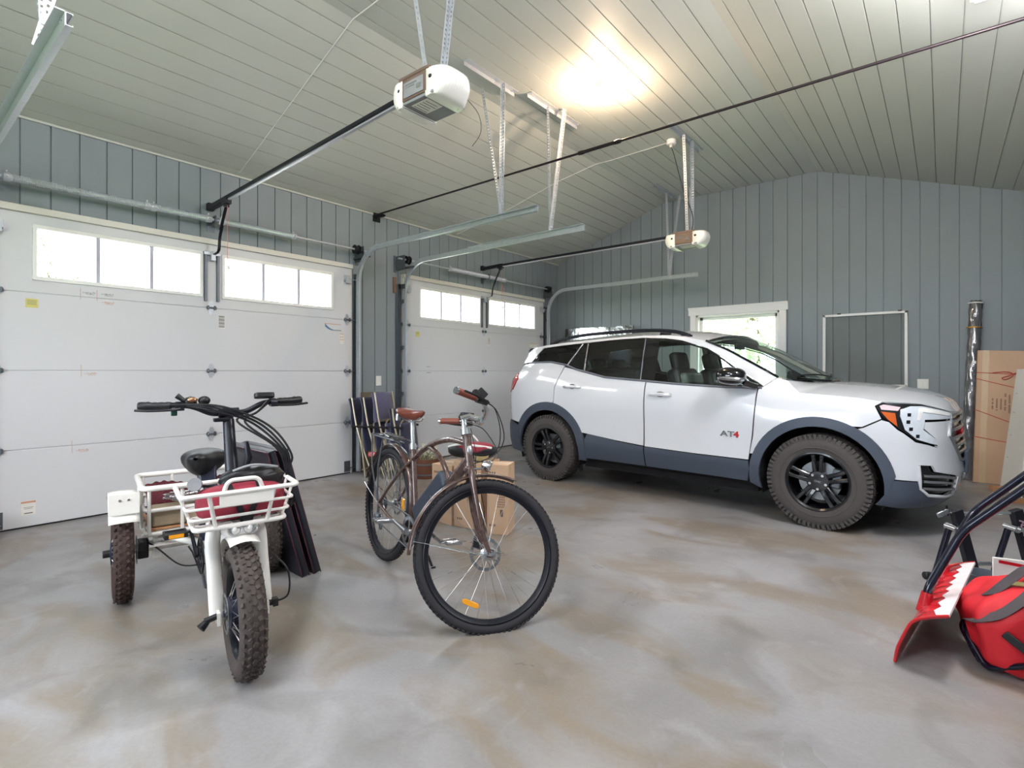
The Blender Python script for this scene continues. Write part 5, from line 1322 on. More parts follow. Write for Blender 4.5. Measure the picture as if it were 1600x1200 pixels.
mb = MB(); mb.M = TM; mb.cyl((XF, .082, RT), (XF, .125, RT), .012, n=10); mb.box((XF, .12, RT), (.03, .02, .03)); mb.tube(catmull([(XF, .12, RT), (XF+.03, .165, RT+.03), (XF+.02, .165, RT+.13), (XF-.04, .11, RT+.2)], 6), .004, 6); mb.build('motor_cable', BLACK, tk)
mb = MB(); mb.M = TM; fender_mesh(mb, (XF, 0, RT), RT+.03, .11, 76, 150, dome=.014, n=18); fg = mb.build('mudguard', TRIKEW, tk, solid=.002, smooth=60)
mb = MB(); mb.M = TM; hl = tx(.555)+V((.10, 0, .015)); mb.ell(hl, (.055, .07, .026), None, 18, 10, .8); hl_ = mb.build('headlight', TRIKEW, tk)
for s in (-1, 1):
    mb = MB(); mb.M = TM; mb.lathe([(0, .0), (.018, .002), (.024, .012), (.026, .014), (.026, 0)], hl+V((.045, s*.028, .012)), (1, 0, .25), 18); mb.build('lamp_reflector', CHROME, hl_)
    mb = MB(); mb.M = TM; mb.ell(hl+V((.056, s*.028, .015)), (.006, .009, .009)); mb.build('lamp_bulb', WHITE, hl_)
# folding column, handlebar
mb = MB(); mb.M = TM; c0, c1 = tx(.735), tx(1.0)
mb.tube([c0, c1], [.027, .023], 16); mb.cyl(c0+V((0, 0, -.012)), c0+V((0, 0, .02)), .042, n=18); mb.box(c0+V((0, .02, .03)), (.07, .06, .045)); mb.tube([c0+V((.0, .045, .03)), c0+V((0, .065, .10)), c0+V((0, .055, .17))], [.012, .016, .010], 8); mb.box(c1+V((.01, -.03, .0)), (.035, .06, .018)); mb.build('steering_column', BLKMET, tk, bevel=.004)
mb = MB(); mb.M = TM; b0 = c1+V((.01, 0, .03))
for s in (-1, 1): mb.tube(catmull([b0, b0+V((.0, s*.065, .0)), b0+V((.0, s*.13, .03)), b0+V((-.02, s*.185, .04)), b0+V((-.07, s*.31, .038))], 7), .0125, 12)
mb.cyl(b0+V((0, -.04, 0)), b0+V((0, .04, 0)), .021, n=14); mb.cyl(c1+V((0, 0, -.01)), b0, .02); mb.build('handlebar', BLKMET, tk)
for s in (-1, 1):
    g0, g1 = b0+V((-.032, s*.213, .039)), b0+V((-.075, s*.325, .038))
    mb = MB(); mb.M = TM; mb.tube([g0+(g1-g0)*k/10 for k in range(11)], [.0155+.0015*(k % 2)+.003*(k > 6) for k in range(11)], 14); mb.build('grip', BLACK, tk)
    l0 = b0+V((-.022, s*.185, .038)); mb = MB(); mb.M = TM; mb.cyl(l0+V((.003, -.012, 0)), l0+V((-.003, .012, 0)), .018, n=10); mb.box(l0+V((.03, s*.0, -.008)), (.05, .03, .022))
    mb.tube(catmull([l0+V((.05, s*.0, -.01)), l0+V((.05, s*.03, -.014)), l0+V((.025, s*.10, -.016)), l0+V((.01, s*.155, -.012))], 5), .007, 8, sq=(.8, 1.5)); mb.build('brake_lever', BLKMET, tk)
mb = MB(); mb.M = TM; s_ = b0+V((.0, -.14, .052)); mb.lathe([(.0, -.02), (.024, -.018), (.026, .0), (.02, .014), (0, .018)], s_, (.3, .9, .2), 16); mb.tube([s_+V((0, -.02, .0)), s_+V((.0, -.055, .03))], [.008, .012], 8); mb.ell(s_+V((.01, .045, .005)), (.022, .024, .02)); mb.build('shifter', BLACK, tk)
mb = MB(); mb.M = TM; mb.ell(s_+V((.02, .0, .01)), (.012, .02, .012)); mb.build('bell', mat('brass_bell', '#b98a6a', .25, metal=.8), tk)
mb = MB(); mb.M = TM; mb.rbox(b0+V((.01, .145, .07)), (.045, .085, .022), .015, Matrix.Rotation(R(-15), 3, 'Y')); mb.build('display', BLACK, tk, bevel=.003)
mb = MB(); mb.M = TM; mb.box(b0+V((-.0, -.205, .012)), (.02, .022, .03)); mb.build('throttle_switch', mat('green_button', '#1f4a44', .4), tk, bevel=.003)
mb = MB(); rn = random.Random(5)
for k in range(5):
    s = 1 if k < 2 else -1; a = TM @ (b0+V((.01, s*.17-.01*k, .045))); m_ = TM @ (b0+V((.09+.01*k, .02+.03*k, -.035-.006*k))); e = V((1.02, .20, .76)); mb.tube(catmull([a, (a+m_)/2+V((.02, 0, -.01+.012*k)), m_, (m_+e)/2+V((.03, .05, .0-.006*k)), e, V((1.0, .22+.004*k, .62)), V((.86, .10, .52))], 7), .005, 6)
mb.build('cables', BLACK, tk)
# saddle
sf = saddle_fn(.27, .27, .095, .13); mb = MB(); mb.M = Matrix.Translation((.26, -.02, .745)) @ Matrix.Rotation(R(-20), 4, 'Z'); mb.grid(sf, 26, 24); sd_ = mb.build('saddle', BLACK, tk, smooth=60)
mb = MB(); mb.cyl((.31, 0, .56), (.27, 0, .70), .016, n=14); mb.box((.27, 0, .705), (.06, .05, .03)); 
for k in range(9):
    for s in (-1, 1): mb.tube([V((.22, s*.045, .675+.006*k))+V((.014*math.cos(k*2.2), .014*math.sin(k*2.2), 0)), V((.22, s*.045, .678+.006*k))+V((.014*math.cos(k*2.2+1.1), .014*math.sin(k*2.2+1.1), 0))], .003, 5)
mb.lathe([(.02, -.015), (.026, -.012), (.026, .012), (.02, .015)], (.33, 0, .60), (-.25, 0, .96), 14); mb.build('seat_post', BLKMET, tk)
# cranks and chain
mb = MB(); C = V((.47, -.055, .30)); mb.lathe([(.06, -.002), (.083, -.0015), (.083, .0015), (.06, .002)], C, (0, 1, 0), 40, closed=True); mb.lathe([(.0, -.006), (.02, -.006), (.02, .006), (0, .006)], C, (0, 1, 0), 16)
for k in range(5): a = R(72*k); mb.bar([C, C+V((.065*math.cos(a), 0, .065*math.sin(a)))], .004, .014)
mb.build('chainring', BLKMET, tk)
mb = MB(); mb.lathe([(.083, -.004), (.089, -.004), (.089, .004), (.083, .004)], C, (0, 1, 0), 40, closed=True); mb.tube([C+V((0, .0, -.086)), (.20, -.055, .245), (.05, -.055, .235)], .005, 5); mb.tube([C+V((0, .0, .086)), (.05, -.055, .30)], .005, 5); mb.build('chain', BLKMET, tk)
for s, a in ((-1, R(140)), (1, R(140)+PI)):
    c0 = V((.47, s*.07, .30)); c1 = c0+V((.15*math.cos(a), s*.012, .15*math.sin(a)))
    mb = MB(); mb.tube([c0, c1], [.014, .011], 10, sq=(1, .7)); ck = mb.build('crank', BLKMET, tk)
    pc = c1+V((0, s*.068, 0)); mb = MB(); mb.cyl(c1, c1+V((0, s*.1, 0)), .007, n=8)
    for e in (-1, 1): mb.bb(pc+V((e*.04-.006, -.05, -.013)), pc+V((e*.04+.006, .05, .013))); mb.bb(pc+V((-.04, e*.046-.005, -.012)), pc+V((.04, e*.046+.005, .012)))
    mb.lathe([(.013, -.045), (.013, .045)], pc, (0, 1, 0), 10); pd = mb.build('pedal', BLACK, ck, bevel=.003)
    for e in (-1, 1): MB().bb(pc+V((e*.047-.002, -.032, -.009)), pc+V((e*.047+.002, .032, .009))).build('pedal_reflector', ORREF, pd)
mb = MB(); mb.tube(catmull([(.02, -.25, .30), (.12, -.20, .27), (.30, -.12, .22), (.42, -.03, .24)], 6), .004, 6); mb.build('brake_cable', BLACK, tk)
mb = MB(); mb.tube(catmull([(.55, .03, .33), (.52, -.02, .2), (.45, -.03, .13), (.36, -.03, .17)], 6), .007, 6); mb.build('chain_guide', GALVD, tk)
# rear basket of white tube
mb = MB(); x0, x1, y0, z0, z1 = -.38, .10, .270, .345, .59; r = .0155
def ring(mb, z, g=0., r=r, xa=x0, xb=x1, yy=y0): mb.tube(fillet([(xa+g, -yy+g, z), (xb-g, -yy+g, z), (xb-g, yy-g, z), (xa+g, yy-g, z)], .045, closed=True), r, 10, closed=True)
ring(mb, z1); ring(mb, .47, .01, .011); ring(mb, z0, .015, .011)
for y in (-.24, -.09, .09, .24):
    for x in (x0+.005, x1-.005): mb.cyl((x, y, z0), (x, y, z1), .009, n=8)
for x in (-.22, -.06):
    for y in (-y0+.004, y0-.004): mb.cyl((x, y, z0), (x, y, z1), .009, n=8)
for y in (-.16, 0, .16): mb.cyl((x0+.02, y, z0), (x1-.02, y, z0), .007, n=8)
mb.build('rear_basket', TRIKEW, tk)
# front basket, wider at the top
mb = MB(); mb.M = TM
T = [(1.20, -.212, .742), (1.20, .205, .742), (.93, .205, .742), (.93, -.212, .742)]; Bq = [(1.15, -.165, .600), (1.15, .165, .600), (.95, .165, .600), (.95, -.165, .600)]
mid = lambda t: [tuple(b[j]+(a[j]-b[j])*t for j in range(3)) for a, b in zip(T, Bq)]
for P_, rr_ in ((T, .0095), (mid(.62), .006), (mid(.3), .006), (Bq, .0095)): mb.tube(fillet(P_, .03, closed=True), rr_, 8, closed=True)
for i in range(4):
    for t in (.22, .78) if i in (0, 2) else (.3, .7):
        a = V(T[i])+(V(T[(i+1) % 4])-V(T[i]))*t; b = V(Bq[i])+(V(Bq[(i+1) % 4])-V(Bq[i]))*t; mb.tube([a, b], .008 if i == 0 else .006, 8)
for y in (-.1, -.03, .04, .11): mb.cyl((1.15, y, .60), (.95, y, .60), .005, n=6)
for x in (1.02, 1.09): mb.cyl((x, -.17, .60), (x, .17, .60), .005, n=6)
mb.tube(fillet([(1.195, -.07, .742), (1.20, -.055, .79), (1.20, .055, .79), (1.195, .07, .742)], .03), .0085, 8)
fb = mb.build('front_basket', TRIKEW, tk)
mb = MB(); mb.M = TM; mb.bb((1.198, -.085, .688), (1.203, .11, .738)); mb.build('name_plate', TRIKEW, fb, bevel=.003)
mb = MB(); mb.M = TM; mb.tube([tx(.66)+V((.02, 0, 0)), (1.02, 0, .60)], .016, 8); mb.bb((.95, -.06, .585), (1.12, .06, .592)); mb.build('basket_bracket', TRIKEW, fb)
TW = Matrix.Translation(TRK_POS) @ Matrix.Rotation(R(TRK_ROT), 4, 'Z')
# ================================================================ everything else on the floor and walls
CARD = mat('cardboard', '#c6a68a', .8, var=.08, scale=6, bump=.05, bscale=120); CARDD = mat('box_tape', '#c9b08e', .4, var=.05); BLKINK = mat('black_ink', '#6a5548', .7)
NAVY = mat('navy_fabric', '#1f2342', .85, var=.12, scale=40, sheen=.3); LAV = mat('lavender_fabric', '#5c5a7c', .85, var=.1, scale=30, sheen=.3); TUBEB = mat('beige_tube', '#b8ae98', .3, metal=.7, var=.08)
REDF = mat('red_fabric', '#c8202c', .6, var=.12, scale=9, bump=.25, bscale=14); CRIM = mat('crimson_fabric', '#8f2a3c', .7, var=.15, scale=10, bump=.2, bscale=20)
REDP = mat('red_plastic', '#b91a26', .25, var=.06, coat=.4); WORN = mat('worn_edge', '#e6d9dc', .5, var=.06); STRAP = mat('grey_webbing', '#4a4448', .75, var=.08, scale=90)
NAVYT = mat('black_tube', '#14162a', .25, metal=.4, var=.05, coat=.6); FOILM = mat('foil', '#cfd2cf', .18, metal=1, var=.15, scale=14, bump=1.0, bscale=9)
PLW = mat('shrink_wrap', '#5b5c60', .16, metal=.25, var=.5, scale=9, bump=.9, bscale=12, coat=1.); TWINE = mat('red_twine', '#b8413a', .7); FOAM = mat('white_foam_board', '#e4e2dc', .6, var=.03)
WOODR = mat('red_brown_wood', '#653d2c', .6, var=.3, scale=5, stretch=(1, 1, 9)); PINE = mat('pine', '#b58560', .6, var=.2, scale=12); SLATE = mat('dark_board', '#282b34', .4, var=.35, scale=4, stretch=(1, 1, .3)); EDGE = mat('board_edge', '#4a2a34', .4, var=.2)
BURL = mat('burlap', '#a3937c', .9, var=.18, scale=120, bump=.3, bscale=200); BURG = mat('burgundy_pile', '#5a1f2c', .95, var=.4, scale=90, bump=.8, bscale=150); CLEARB = glassmat('clear_bag', (.86, .88, .9), .25, .12)
def puff(c, r, rot=None, seed=0, amp=.06, p=.7, nu=40, nv=24):
    """soft stuffed shape with wrinkles"""
    rn = random.Random(seed); w = [(V((rn.uniform(-1, 1), rn.uniform(-1, 1), rn.uniform(-1, 1)))*rn.uniform(5, 14), rn.uniform(0, 6)) for _ in range(7)]
    mb = MB(); mb.ell((0, 0, 0), (1, 1, 1), None, nu, nv, p); out = []
    for q in mb.v:
        q = V(q); d = sum(math.sin(q.dot(a)+b) for a, b in w)/7; s = 1+amp*d; q = V((q.x*r[0]*s, q.y*r[1]*s, q.z*r[2]*s)); q = rot @ q if rot is not None else q
        out.append(tuple(V(c)+q))
    mb.v = out; return mb
# ---- wall plates and the framed screen
t = thing('wall_outlet', 'white outlet plate on the boards between the two garage doors', 'outlet', (XW, 4.157, 1.097))
MB().bb((.0005, -.04, -.062), (.007, .04, .062)).build('cover_plate', WHITE, t, bevel=.003)
for z in (-.022, .022): MB().bb((.006, -.016, z-.015), (.0085, .016, z+.015)).build('receptacle', LENS, t, bevel=.002)
t = thing('light_switch', 'white double switch plate on the back wall right of the screen', 'light switch', (-.197, YB, 1.062))
MB().bb((-.055, -.007, -.06), (.055, -.0005, .06)).build('cover_plate', WHITE, t, bevel=.003)
for x in (-.024, .024): MB().bb((x-.016, -.010, -.032), (x+.016, -.006, .032)).build('rocker', LENS, t, bevel=.002)
t = thing('window_screen', 'insect screen in a white frame hung on the back wall over the hood', 'window screen', (-.803, YB, 1.495))
MESHM = glassmat('screen_mesh', (.84, .84, .82), .0, .8); mb = MB(); w2_, h2_, b = .456, .475, .03
for a, c in (((-w2_, -.03, -h2_), (-w2_+b, -.003, h2_)), ((w2_-b, -.03, -h2_), (w2_, -.003, h2_)), ((-w2_, -.03, h2_-b), (w2_, -.003, h2_)), ((-w2_, -.03, -h2_), (w2_, -.003, -h2_+b))): mb.bb(a, c)
mb.build('screen_frame', WHITE, t, bevel=.003)
MB().add([(-w2_+b, -.018, -h2_+b), (w2_-b, -.018, -h2_+b), (w2_-b, -.018, h2_-b), (-w2_+b, -.018, h2_-b)], [(0, 1, 2, 3)]).build('screen_mesh', MESHM, t, smooth=0)
for x in (-.27, .38): MB().bb((x-.02, -.034, h2_-.004), (x+.02, -.002, h2_+.012)).build('screen_clip', BLACK, t)
# ---- leaning by the back wall
def slab(name, m, p0, p1, up, th, parent=None, bev=.003):
    """board: bottom edge p0-p1, up vector, thickness behind it"""
    p0, p1, up = V(p0), V(p1), V(up); n = (p1-p0).cross(up).normalized()*th
    vs = [p0, p1, p1+up, p0+up]; vs += [q-n for q in vs]
    return MB().add(vs, [(0, 1, 2, 3), (7, 6, 5, 4), (0, 4, 5, 1), (1, 5, 6, 2), (2, 6, 7, 3), (3, 7, 4, 0)]).build(name, m, parent, bevel=bev)
o = slab('insulation_board', FOILM, (-5.32, 7.86, 0), (-3.98, 7.84, 0), (0, .22, 1.985), .05); tag(o, 'crinkled foil-faced insulation board leaning behind the car roof', 'insulation board')
t = thing('wrapped_trim_bundle', 'tall dark bundle in shiny shrink wrap leaning on the back wall', 'wrapped bundle', (.20, 7.86, 0))
rot = Matrix.Rotation(R(-8.6), 3, 'X') @ Matrix.Rotation(R(2.5), 3, 'Y'); mb = MB()
mb.grid(lambda u, v: tuple(rot @ V((.062*math.cos(2*PI*u)*(1.0 if abs(math.cos(2*PI*u)) < .8 else .95)+.003*math.sin(v*60+u*9), .035*math.sin(2*PI*u)+.003*math.sin(v*43+u*17), 2.05*v))), 28, 90)
mb.build('shrink_wrap', PLW, t)
mb = MB()
for k in range(3): mb.box(rot @ V((-.035+.035*k, 0, 1.035)), (.028, .045, 2.05), rot)
mb.build('trim_strips', BLACK, t)
for z, m_ in ((1.74, mat('gold_band', '#b98a3c', .35, metal=.6)), (2.03, LENS)):
    mb = MB(); mb.tube([rot @ V((.066*math.cos(a), .040*math.sin(a), z)) for a in [2*PI*k/20 for k in range(20)]], .008, 6, closed=True); mb.build('band', m_, t)
for k in range(4): MB().box(rot @ V((.01, -.040, 1.33-.07*k)), (.035, .004, .03), rot).build('paper_tag', WHITE if k == 0 else BLKMET, t)
t = thing('flat_carton', 'tall flat cardboard carton tied with red twine beside the back wall', 'cardboard box', (.25, 7.74, 0), R(2))
cx_, cy_, ch = .44, .15, 1.475; lean_ = .24
rot = Matrix.Rotation(-math.asin(lean_/ch)*1.0, 3, 'X') @ Matrix.Rotation(R(2.2), 3, 'Y')
cp = lambda x, y, z: rot @ V((x, y, z))
mb = MB(); vs = [cp(x, y, z) for z in (0.0, ch) for x, y in ((0, 0), (cx_, 0), (cx_, cy_), (0, cy_))]; mb.add(vs, [(0, 3, 2, 1), (4, 5, 6, 7), (0, 1, 5, 4), (1, 2, 6, 5), (2, 3, 7, 6), (3, 0, 4, 7)]); bx_ = mb.build('carton', CARD, t, bevel=.006)
mb = MB(); vs = [cp(.045, -.001, 0), cp(.10, -.001, 0), cp(.10, -.001, ch), cp(.045, -.001, ch)]; mb.add(vs, [(0, 1, 2, 3)]); mb.build('packing_tape', CARDD, bx_, smooth=0)
rn = random.Random(9); mb = MB()
for c in range(8):
    z = .84+.02*rn.random(); x = .14+.034*c; n = (9, 10, 9, 14, 16, 18, 18, 10)[c]; z0 = (.93, .93, .93, .99, .99, .99, .98, .94)[c]
    for k in range(n):
        if rn.random() < .85: q = cp(x, -.0012, z0-.0135*k); mb.box(q, (.014, .001, .008), rot)
mb.build('printed_text', BLKINK, bx_, smooth=0)
for z0, z1 in ((1.22, 1.21), (1.15, 1.03), (.80, .62), (.50, .44)):
    MB().tube([cp(-.004, cy_, z0+.01), cp(-.004, -.003, z0), cp(cx_+.004, -.003, z1), cp(cx_+.004, cy_, z1+.01)], .0035, 6).build('twine', TWINE, t)
MB().tube(catmull([cp(.13, -.006, 1.22), cp(.25, -.008, 1.235), cp(.30, -.012, 1.20), cp(.24, -.012, 1.15), cp(.21, -.01, 1.165), cp(.28, -.012, 1.2), cp(.36, -.008, 1.245), cp(.43, -.006, 1.24)], 6), .0045, 6).build('twine_knot', TWINE, t)
t = thing('foam_board', 'tall white foam board leaning at the right, in front of the cardboard carton', 'foam board', (.455, 7.52, 0))
o = slab('board_panel', FOAM, (0, 0, 0), (.07, -.25, 0), (.15, .27, 1.24), .03, t); mb = MB(); 
for z in (.32, .55, .78, .98): mb.box((.035+.12*z, -.12+.22*z, z), (.14, .001, .003), Matrix.Rotation(R(-74), 3, 'Z') @ Matrix.Rotation(R(6), 3, 'Y'))
mb.build('pencil_lines', INK, t, smooth=0)
o = slab('board_back', FOAM, (.05, -.25, 0), (.10, -.5, 0), (.13, .27, 1.12), .03, t)
for i, (x, y, a, lb) in enumerate(((.43, 7.32, 20, 'short pine offcut on the floor at the foot of the cardboard carton'), (.50, 6.75, 35, 'pine offcut on the floor nearer the steel stand'), (.63, 6.45, 50, 'pine offcut on the floor by the right wall'))):
    o = MB().box((0, 0, .0225), (.13, .09, .045)).build('wood_block', PINE, bevel=.002); o.location = (x, y, 0); o.rotation_euler = (0, 0, R(a)); tag(o, lb, 'wood block', 'pine offcuts')
# ---- folded chairs between the doors
t = slab('plywood_board', mat('weathered_plywood', '#6f6455', .8, var=.2), (-5.47, 3.80, 0), (-5.42, 4.12, 0), (-.07, 0, .96), .02); tag(t, 'weathered plywood board leaning behind the folded chairs', 'board')
def chair(x, y, rz, fab, lean, label, h=.93, wide=.42):
    t = thing('folding_chair', label, 'folding chair', (x, y, 0), R(rz), 'folded fabric chairs leaning between the garage doors')
    Rl = Matrix.Rotation(R(lean), 3, 'X'); P_ = lambda a, b, c: tuple(Rl @ V((a, b, c)))
    w = wide/2
    for s in (-1, 1):
        MB().tube(catmull([P_(s*w, .02, .0), P_(s*w, .03, .35), P_(s*w, .0, .62), P_(s*w*.98, -.01, h)], 5), .011, 8).build('leg', TUBEB, t)
        MB().tube(catmull([P_(s*(w-.03), .10, .0), P_(s*(w-.03), .03, .35), P_(s*(w-.03), .06, .60), P_(s*(w-.03), .10, .66)], 5), .010, 8).build('leg', TUBEB, t)
        MB().tube([P_(s*w, -.05, .60), P_(s*w, .09, .57)], .014, 8).build('armrest', BLACK, t)
    mb = MB(); mb.grid(lambda u, v: P_((2*u-1)*w, -.035+.035*math.sin(PI*u)+.012*math.sin(5*v), h-.34*v), 12, 10); mb.build('backrest', fab, t, solid=.028)
    mb = MB(); mb.grid(lambda u, v: P_((2*u-1)*(w-.02), .075+.03*math.sin(PI*u), .62-.33*v), 12, 10); mb.build('seat', fab, t, solid=.03)
    mb = MB(); mb.tube([P_(-w, .0, .09), P_(w, .0, .09)], .009, 6); mb.tube([P_(-w, -.01, h-.33), P_(w, -.01, h-.33)], .009, 6); mb.build('cross_bar', TUBEB, t)
chair(-5.24, 3.84, -66, NAVY, 9, 'navy folding chair leaning nearest the near garage door', .92)
chair(-5.10, 3.90, -66, NAVY, 9, 'navy folding chair second in the row between the garage doors', .93)
chair(-4.96, 3.96, -66, LAV, 9, 'faded lavender folding chair third in the row, taller than the navy ones', .99)
chair(-4.82, 4.02, -66, NAVY, 6, 'lower dark folding chair standing in front of the far door track', .80)
# ---- wooden planter
t = thing('planter', 'red-brown wooden half-barrel planter with dried pale flowers behind the bicycle', 'planter', (-4.60, 4.10, 0))
mb = MB(); mb.lathe([(0, 0), (.115, 0), (.155, .12), (.165, .225), (.150, .225), (.145, .19), (0, .19)], n=28); mb.build('barrel', WOODR, t)
for z, r in ((.05, .135), (.17, .164)): MB().lathe([(r, -.008), (r+.004, -.008), (r+.006, .008), (r, .008)], (0, 0, z), n=28, closed=True).build('hoop', GALVD, t)
rn = random.Random(11); mb = MB()
for k in range(36):
    a, r = rn.uniform(0, 6.28), rn.uniform(.01, .13); x, y = r*math.cos(a), r*math.sin(a); h = rn.uniform(.06, .19); mb.tube([(x, y, .19), (x*1.25, y*1.25, .19+h)], .002, 4)
    mb.ell((x*1.25, y*1.25, .19+h), (.014, .014, .010), None, 6, 4)
mb.build('dried_flowers', mat('dried_flower', '#c9c3a6', .9, var=.25, scale=30), t)
mb = MB()
for k in range(60):
    a, r = rn.uniform(0, 6.28), rn.uniform(.02, .14); c = V((r*math.cos(a), r*math.sin(a), .20+rn.uniform(0, .08))); e = Euler((rn.uniform(-1, 1), rn.uniform(-1, 1), a)).to_matrix(); mb.add([c+e@V(q) for q in ((-.025, 0, 0), (0, -.01, .006), (.025, 0, 0), (0, .01, .006))], [(0, 1, 2, 3)])
mb.build('leaves', mat('grey_green_leaf', '#7d8a6a', .8, var=.2), t, smooth=0, weld=False)
# ---- cardboard boxes behind the bicycle, seen through its wheel
def carton(x, y, rz, w, d, h, label, marks_=0):
    t = thing('cardboard_box', label, 'cardboard box', (x, y, 0), R(rz), 'cardboard boxes behind the brown bicycle')
    MB().bb((0, 0, 0.001), (w, d, h)).build('carton', CARD, t, bevel=.003)
    MB().bb((-.0008, d/2-.025, h-.06), (w+.0008, d/2+.025, h+.0008)).build('packing_tape', CARDD, t)
    mb = MB()
    for (u, z) in ((.12, h-.07), (.12, .06)):
        for k in range(3): mb.bb((w*u+.018*k, -.001, z), (w*u+.010+.018*k, .0, z+.016))
    if marks_:
        for k in range(5):
            for j in range(6): mb.bb((w*(.5+.075*k), -.001, h*.60-.018*j-.02), (w*(.5+.075*k)+.006, 0, h*.60-.018*j-.008))
        mb.bb((w*.62, -.001, h*.26), (w*.76, 0, h*.36))
    mb.build('printed_marks', BLKINK, t, smooth=0)
    return t
carton(-2.648, 2.962, 23, .165, .17, .52, 'narrow tall cardboard box at the right end, standing apart', 1)
carton(-2.98, 2.945, 10, .25, .28, .51, 'cardboard box in the middle of the three behind the bicycle wheel', 1)
carton(-3.21, 2.925, 4, .21, .28, .47, 'leftmost of the three cardboard boxes behind the bicycle wheel')
t = thing('sports_bag', 'black, white and red zipped bag lying on the cardboard boxes', 'bag', (-2.93, 3.10, .515), R(14))
puff((0, 0, .065), (.20, .11, .058), None, 4, .05).build('bag_body', BLACK, t)
puff((.03, -.01, .085), (.15, .10, .050), None, 8, .05).build('red_top', CRIM, t)
MB().tube(catmull([(-.10, -.05, .115), (-.06, -.03, .18), (.0, 0, .185), (.04, .02, .14)], 6), .008, 6).build('handle', WHITE, t)
MB().tube(catmull([(-.19, -.05, .09), (-.05, -.105, .125), (.10, -.10, .12), (.19, -.03, .10)], 6), .009, 6).build('white_piping', WHITE, t)
t = thing('straw_basket', 'small straw basket at the edge of the middle cardboard box', 'basket', (-2.785, 3.05, .512))
mb = MB(); mb.lathe([(0, 0), (.045, 0), (.052, .02), (.058, .05), (.054, .05), (.046, .01), (0, .008)], n=20); mb.build('basket_body', mat('straw', '#b3a173', .8, var=.25, scale=60, bump=.4, bscale=80), t)
# ---- two dark boards leaning beside the tricycle
for i, (dy, lb) in enumerate(((0, 'dark framed board leaning against the tricycle side, the nearer of two'), (.075, 'dark framed board behind the first, farther from the tricycle'))):
    t = thing('leaning_board', lb, 'board', (-2.925, 1.645+dy, 0), 0, 'two dark boards leaning beside the tricycle')
    up = V((-.015, -.20+.0*i, .755)); L_ = .56
    slab('board_face', SLATE, (-L_, .02, 0), (0, 0, 0), up, .022, t)
    n = V((L_, -.02, 0)).cross(up).normalized(); b0 = V((0, 0, 0)); mb = MB()
    ring_ = [V((-L_, .02, 0)), V((0, 0, 0)), up.copy(), V((-L_, .02, 0))+up]
    for a, b in zip(ring_, ring_[1:]+ring_[:1]):
        c = sum(ring_, V())/4; a1, b1 = a+(c-a)*.05, b+(c-b)*.05; o_ = -n*.045
        mb.add([a, b, b+o_*-1*-1, a+o_, a1, b1, b1+o_, a1+o_], [(0, 1, 2, 3), (4, 7, 6, 5), (3, 2, 6, 7), (0, 4, 5, 1)])
    mb.build('board_rim', SLATE, t)
    mb = MB(); mb.tube([V((.002, -.001, .004)), V((.002, -.001, 0))+up], .004, 6); mb.tube([V((.002, .043, .004)), V((.002, .043, 0))+up], .003, 6); mb.tube([up+V((0, -.002, 0)), up+V((-L_, .018, 0))], .004, 6); mb.build('edge_banding', EDGE, t)
# ---- load in the tricycle baskets (world positions follow the tricycle)
def onto(o): o.matrix_world = TW @ o.matrix_world; return o
def tthing(name, label, cat, loc):
    t = thing(name, label, cat); t.matrix_basis = TW @ Matrix.Translation(loc); return t
t = tthing('wooden_tray', 'thin wooden tray board lying in the bottom of the rear basket', 'tray', (-.14, 0, .357)); MB().bb((-.20, -.24, 0), (.21, .24, .014)).build('tray_board', PINE, t, bevel=.003)
t = tthing('burlap_cushion', 'beige burlap block lying on the wooden tray in the rear basket', 'cushion', (-.02, 0, .375)); MB().bb((-.06, -.225, 0), (.09, .225, .095)).build('burlap_cover', BURL, t, bevel=.012)
t = tthing('pile_rug', 'burgundy shaggy rug folded upright at the back of the rear basket', 'rug', (-.30, 0, .373)); mb = MB(); mb.grid(lambda u, v: (.02+.19*v+.004*math.sin(90*u), -.235+.47*u, .175+.0*v-.09*v+.012*math.sin(9*u)+.004*math.sin(40*v+70*u)), 60, 20); mb.build('rug_pile', BURG, t, solid=.07)
t = tthing('plastic_bag', 'crumpled clear and pink plastic bag on the rug in the rear basket', 'bag', (-.02, .02, .508)); puff((0, 0, .0), (.08, .17, .03), None, 21, .35, .9).build('film', CLEARB, t); puff((.01, .08, .0), (.045, .07, .022), None, 22, .25, .9).build('contents', mat('pink_paper', '#d98a94', .6), t)
t = tthing('pannier_bag', 'crimson bag with black straps filling the front basket', 'bag', (1.045, .015, .612))
puff((0, 0, .062), (.085, .165, .068), None, 31, .07, .55).build('bag_body', CRIM, t)
mb = MB()
for s in (-1, 1): mb.bar(catmull([(.088, s*.012+.0, -.005), (.094, s*.025, .05), (.084, s*.05, .11), (.03, s*.055, .14)], 5), .022, .004, (1, 0, .2))
mb.box((.092, 0, .004), (.014, .03, .03)); mb.build('strap', BLACK, t)
t = tthing('black_pouch', 'soft black pouch tucked behind the crimson bag in the front basket', 'pouch', (.965, .07, .70)); puff((0, 0, .045), (.055, .13, .05), None, 33, .12, .8).build('pouch_body', BLACK, t); MB().tube(catmull([(.03, -.08, .09), (.04, 0, .11), (.03, .10, .09)], 5), .005, 6).build('zip', GALV, t)
t = tthing('head_torch', 'small round torch with a strap at the left end of the front basket', 'torch', (1.02, -.15, .735)); MB().lathe([(0, -.02), (.022, -.018), (.028, .01), (.026, .016), (0, .012)], (0, 0, .02), (1, -.4, .2), 20).build('torch_head', GREYP, t); MB().tube(catmull([(-.02, .0, .01), (-.04, .05, .0), (-.02, .08, -.01)], 5), .006, 6).build('torch_strap', BLACK, t)
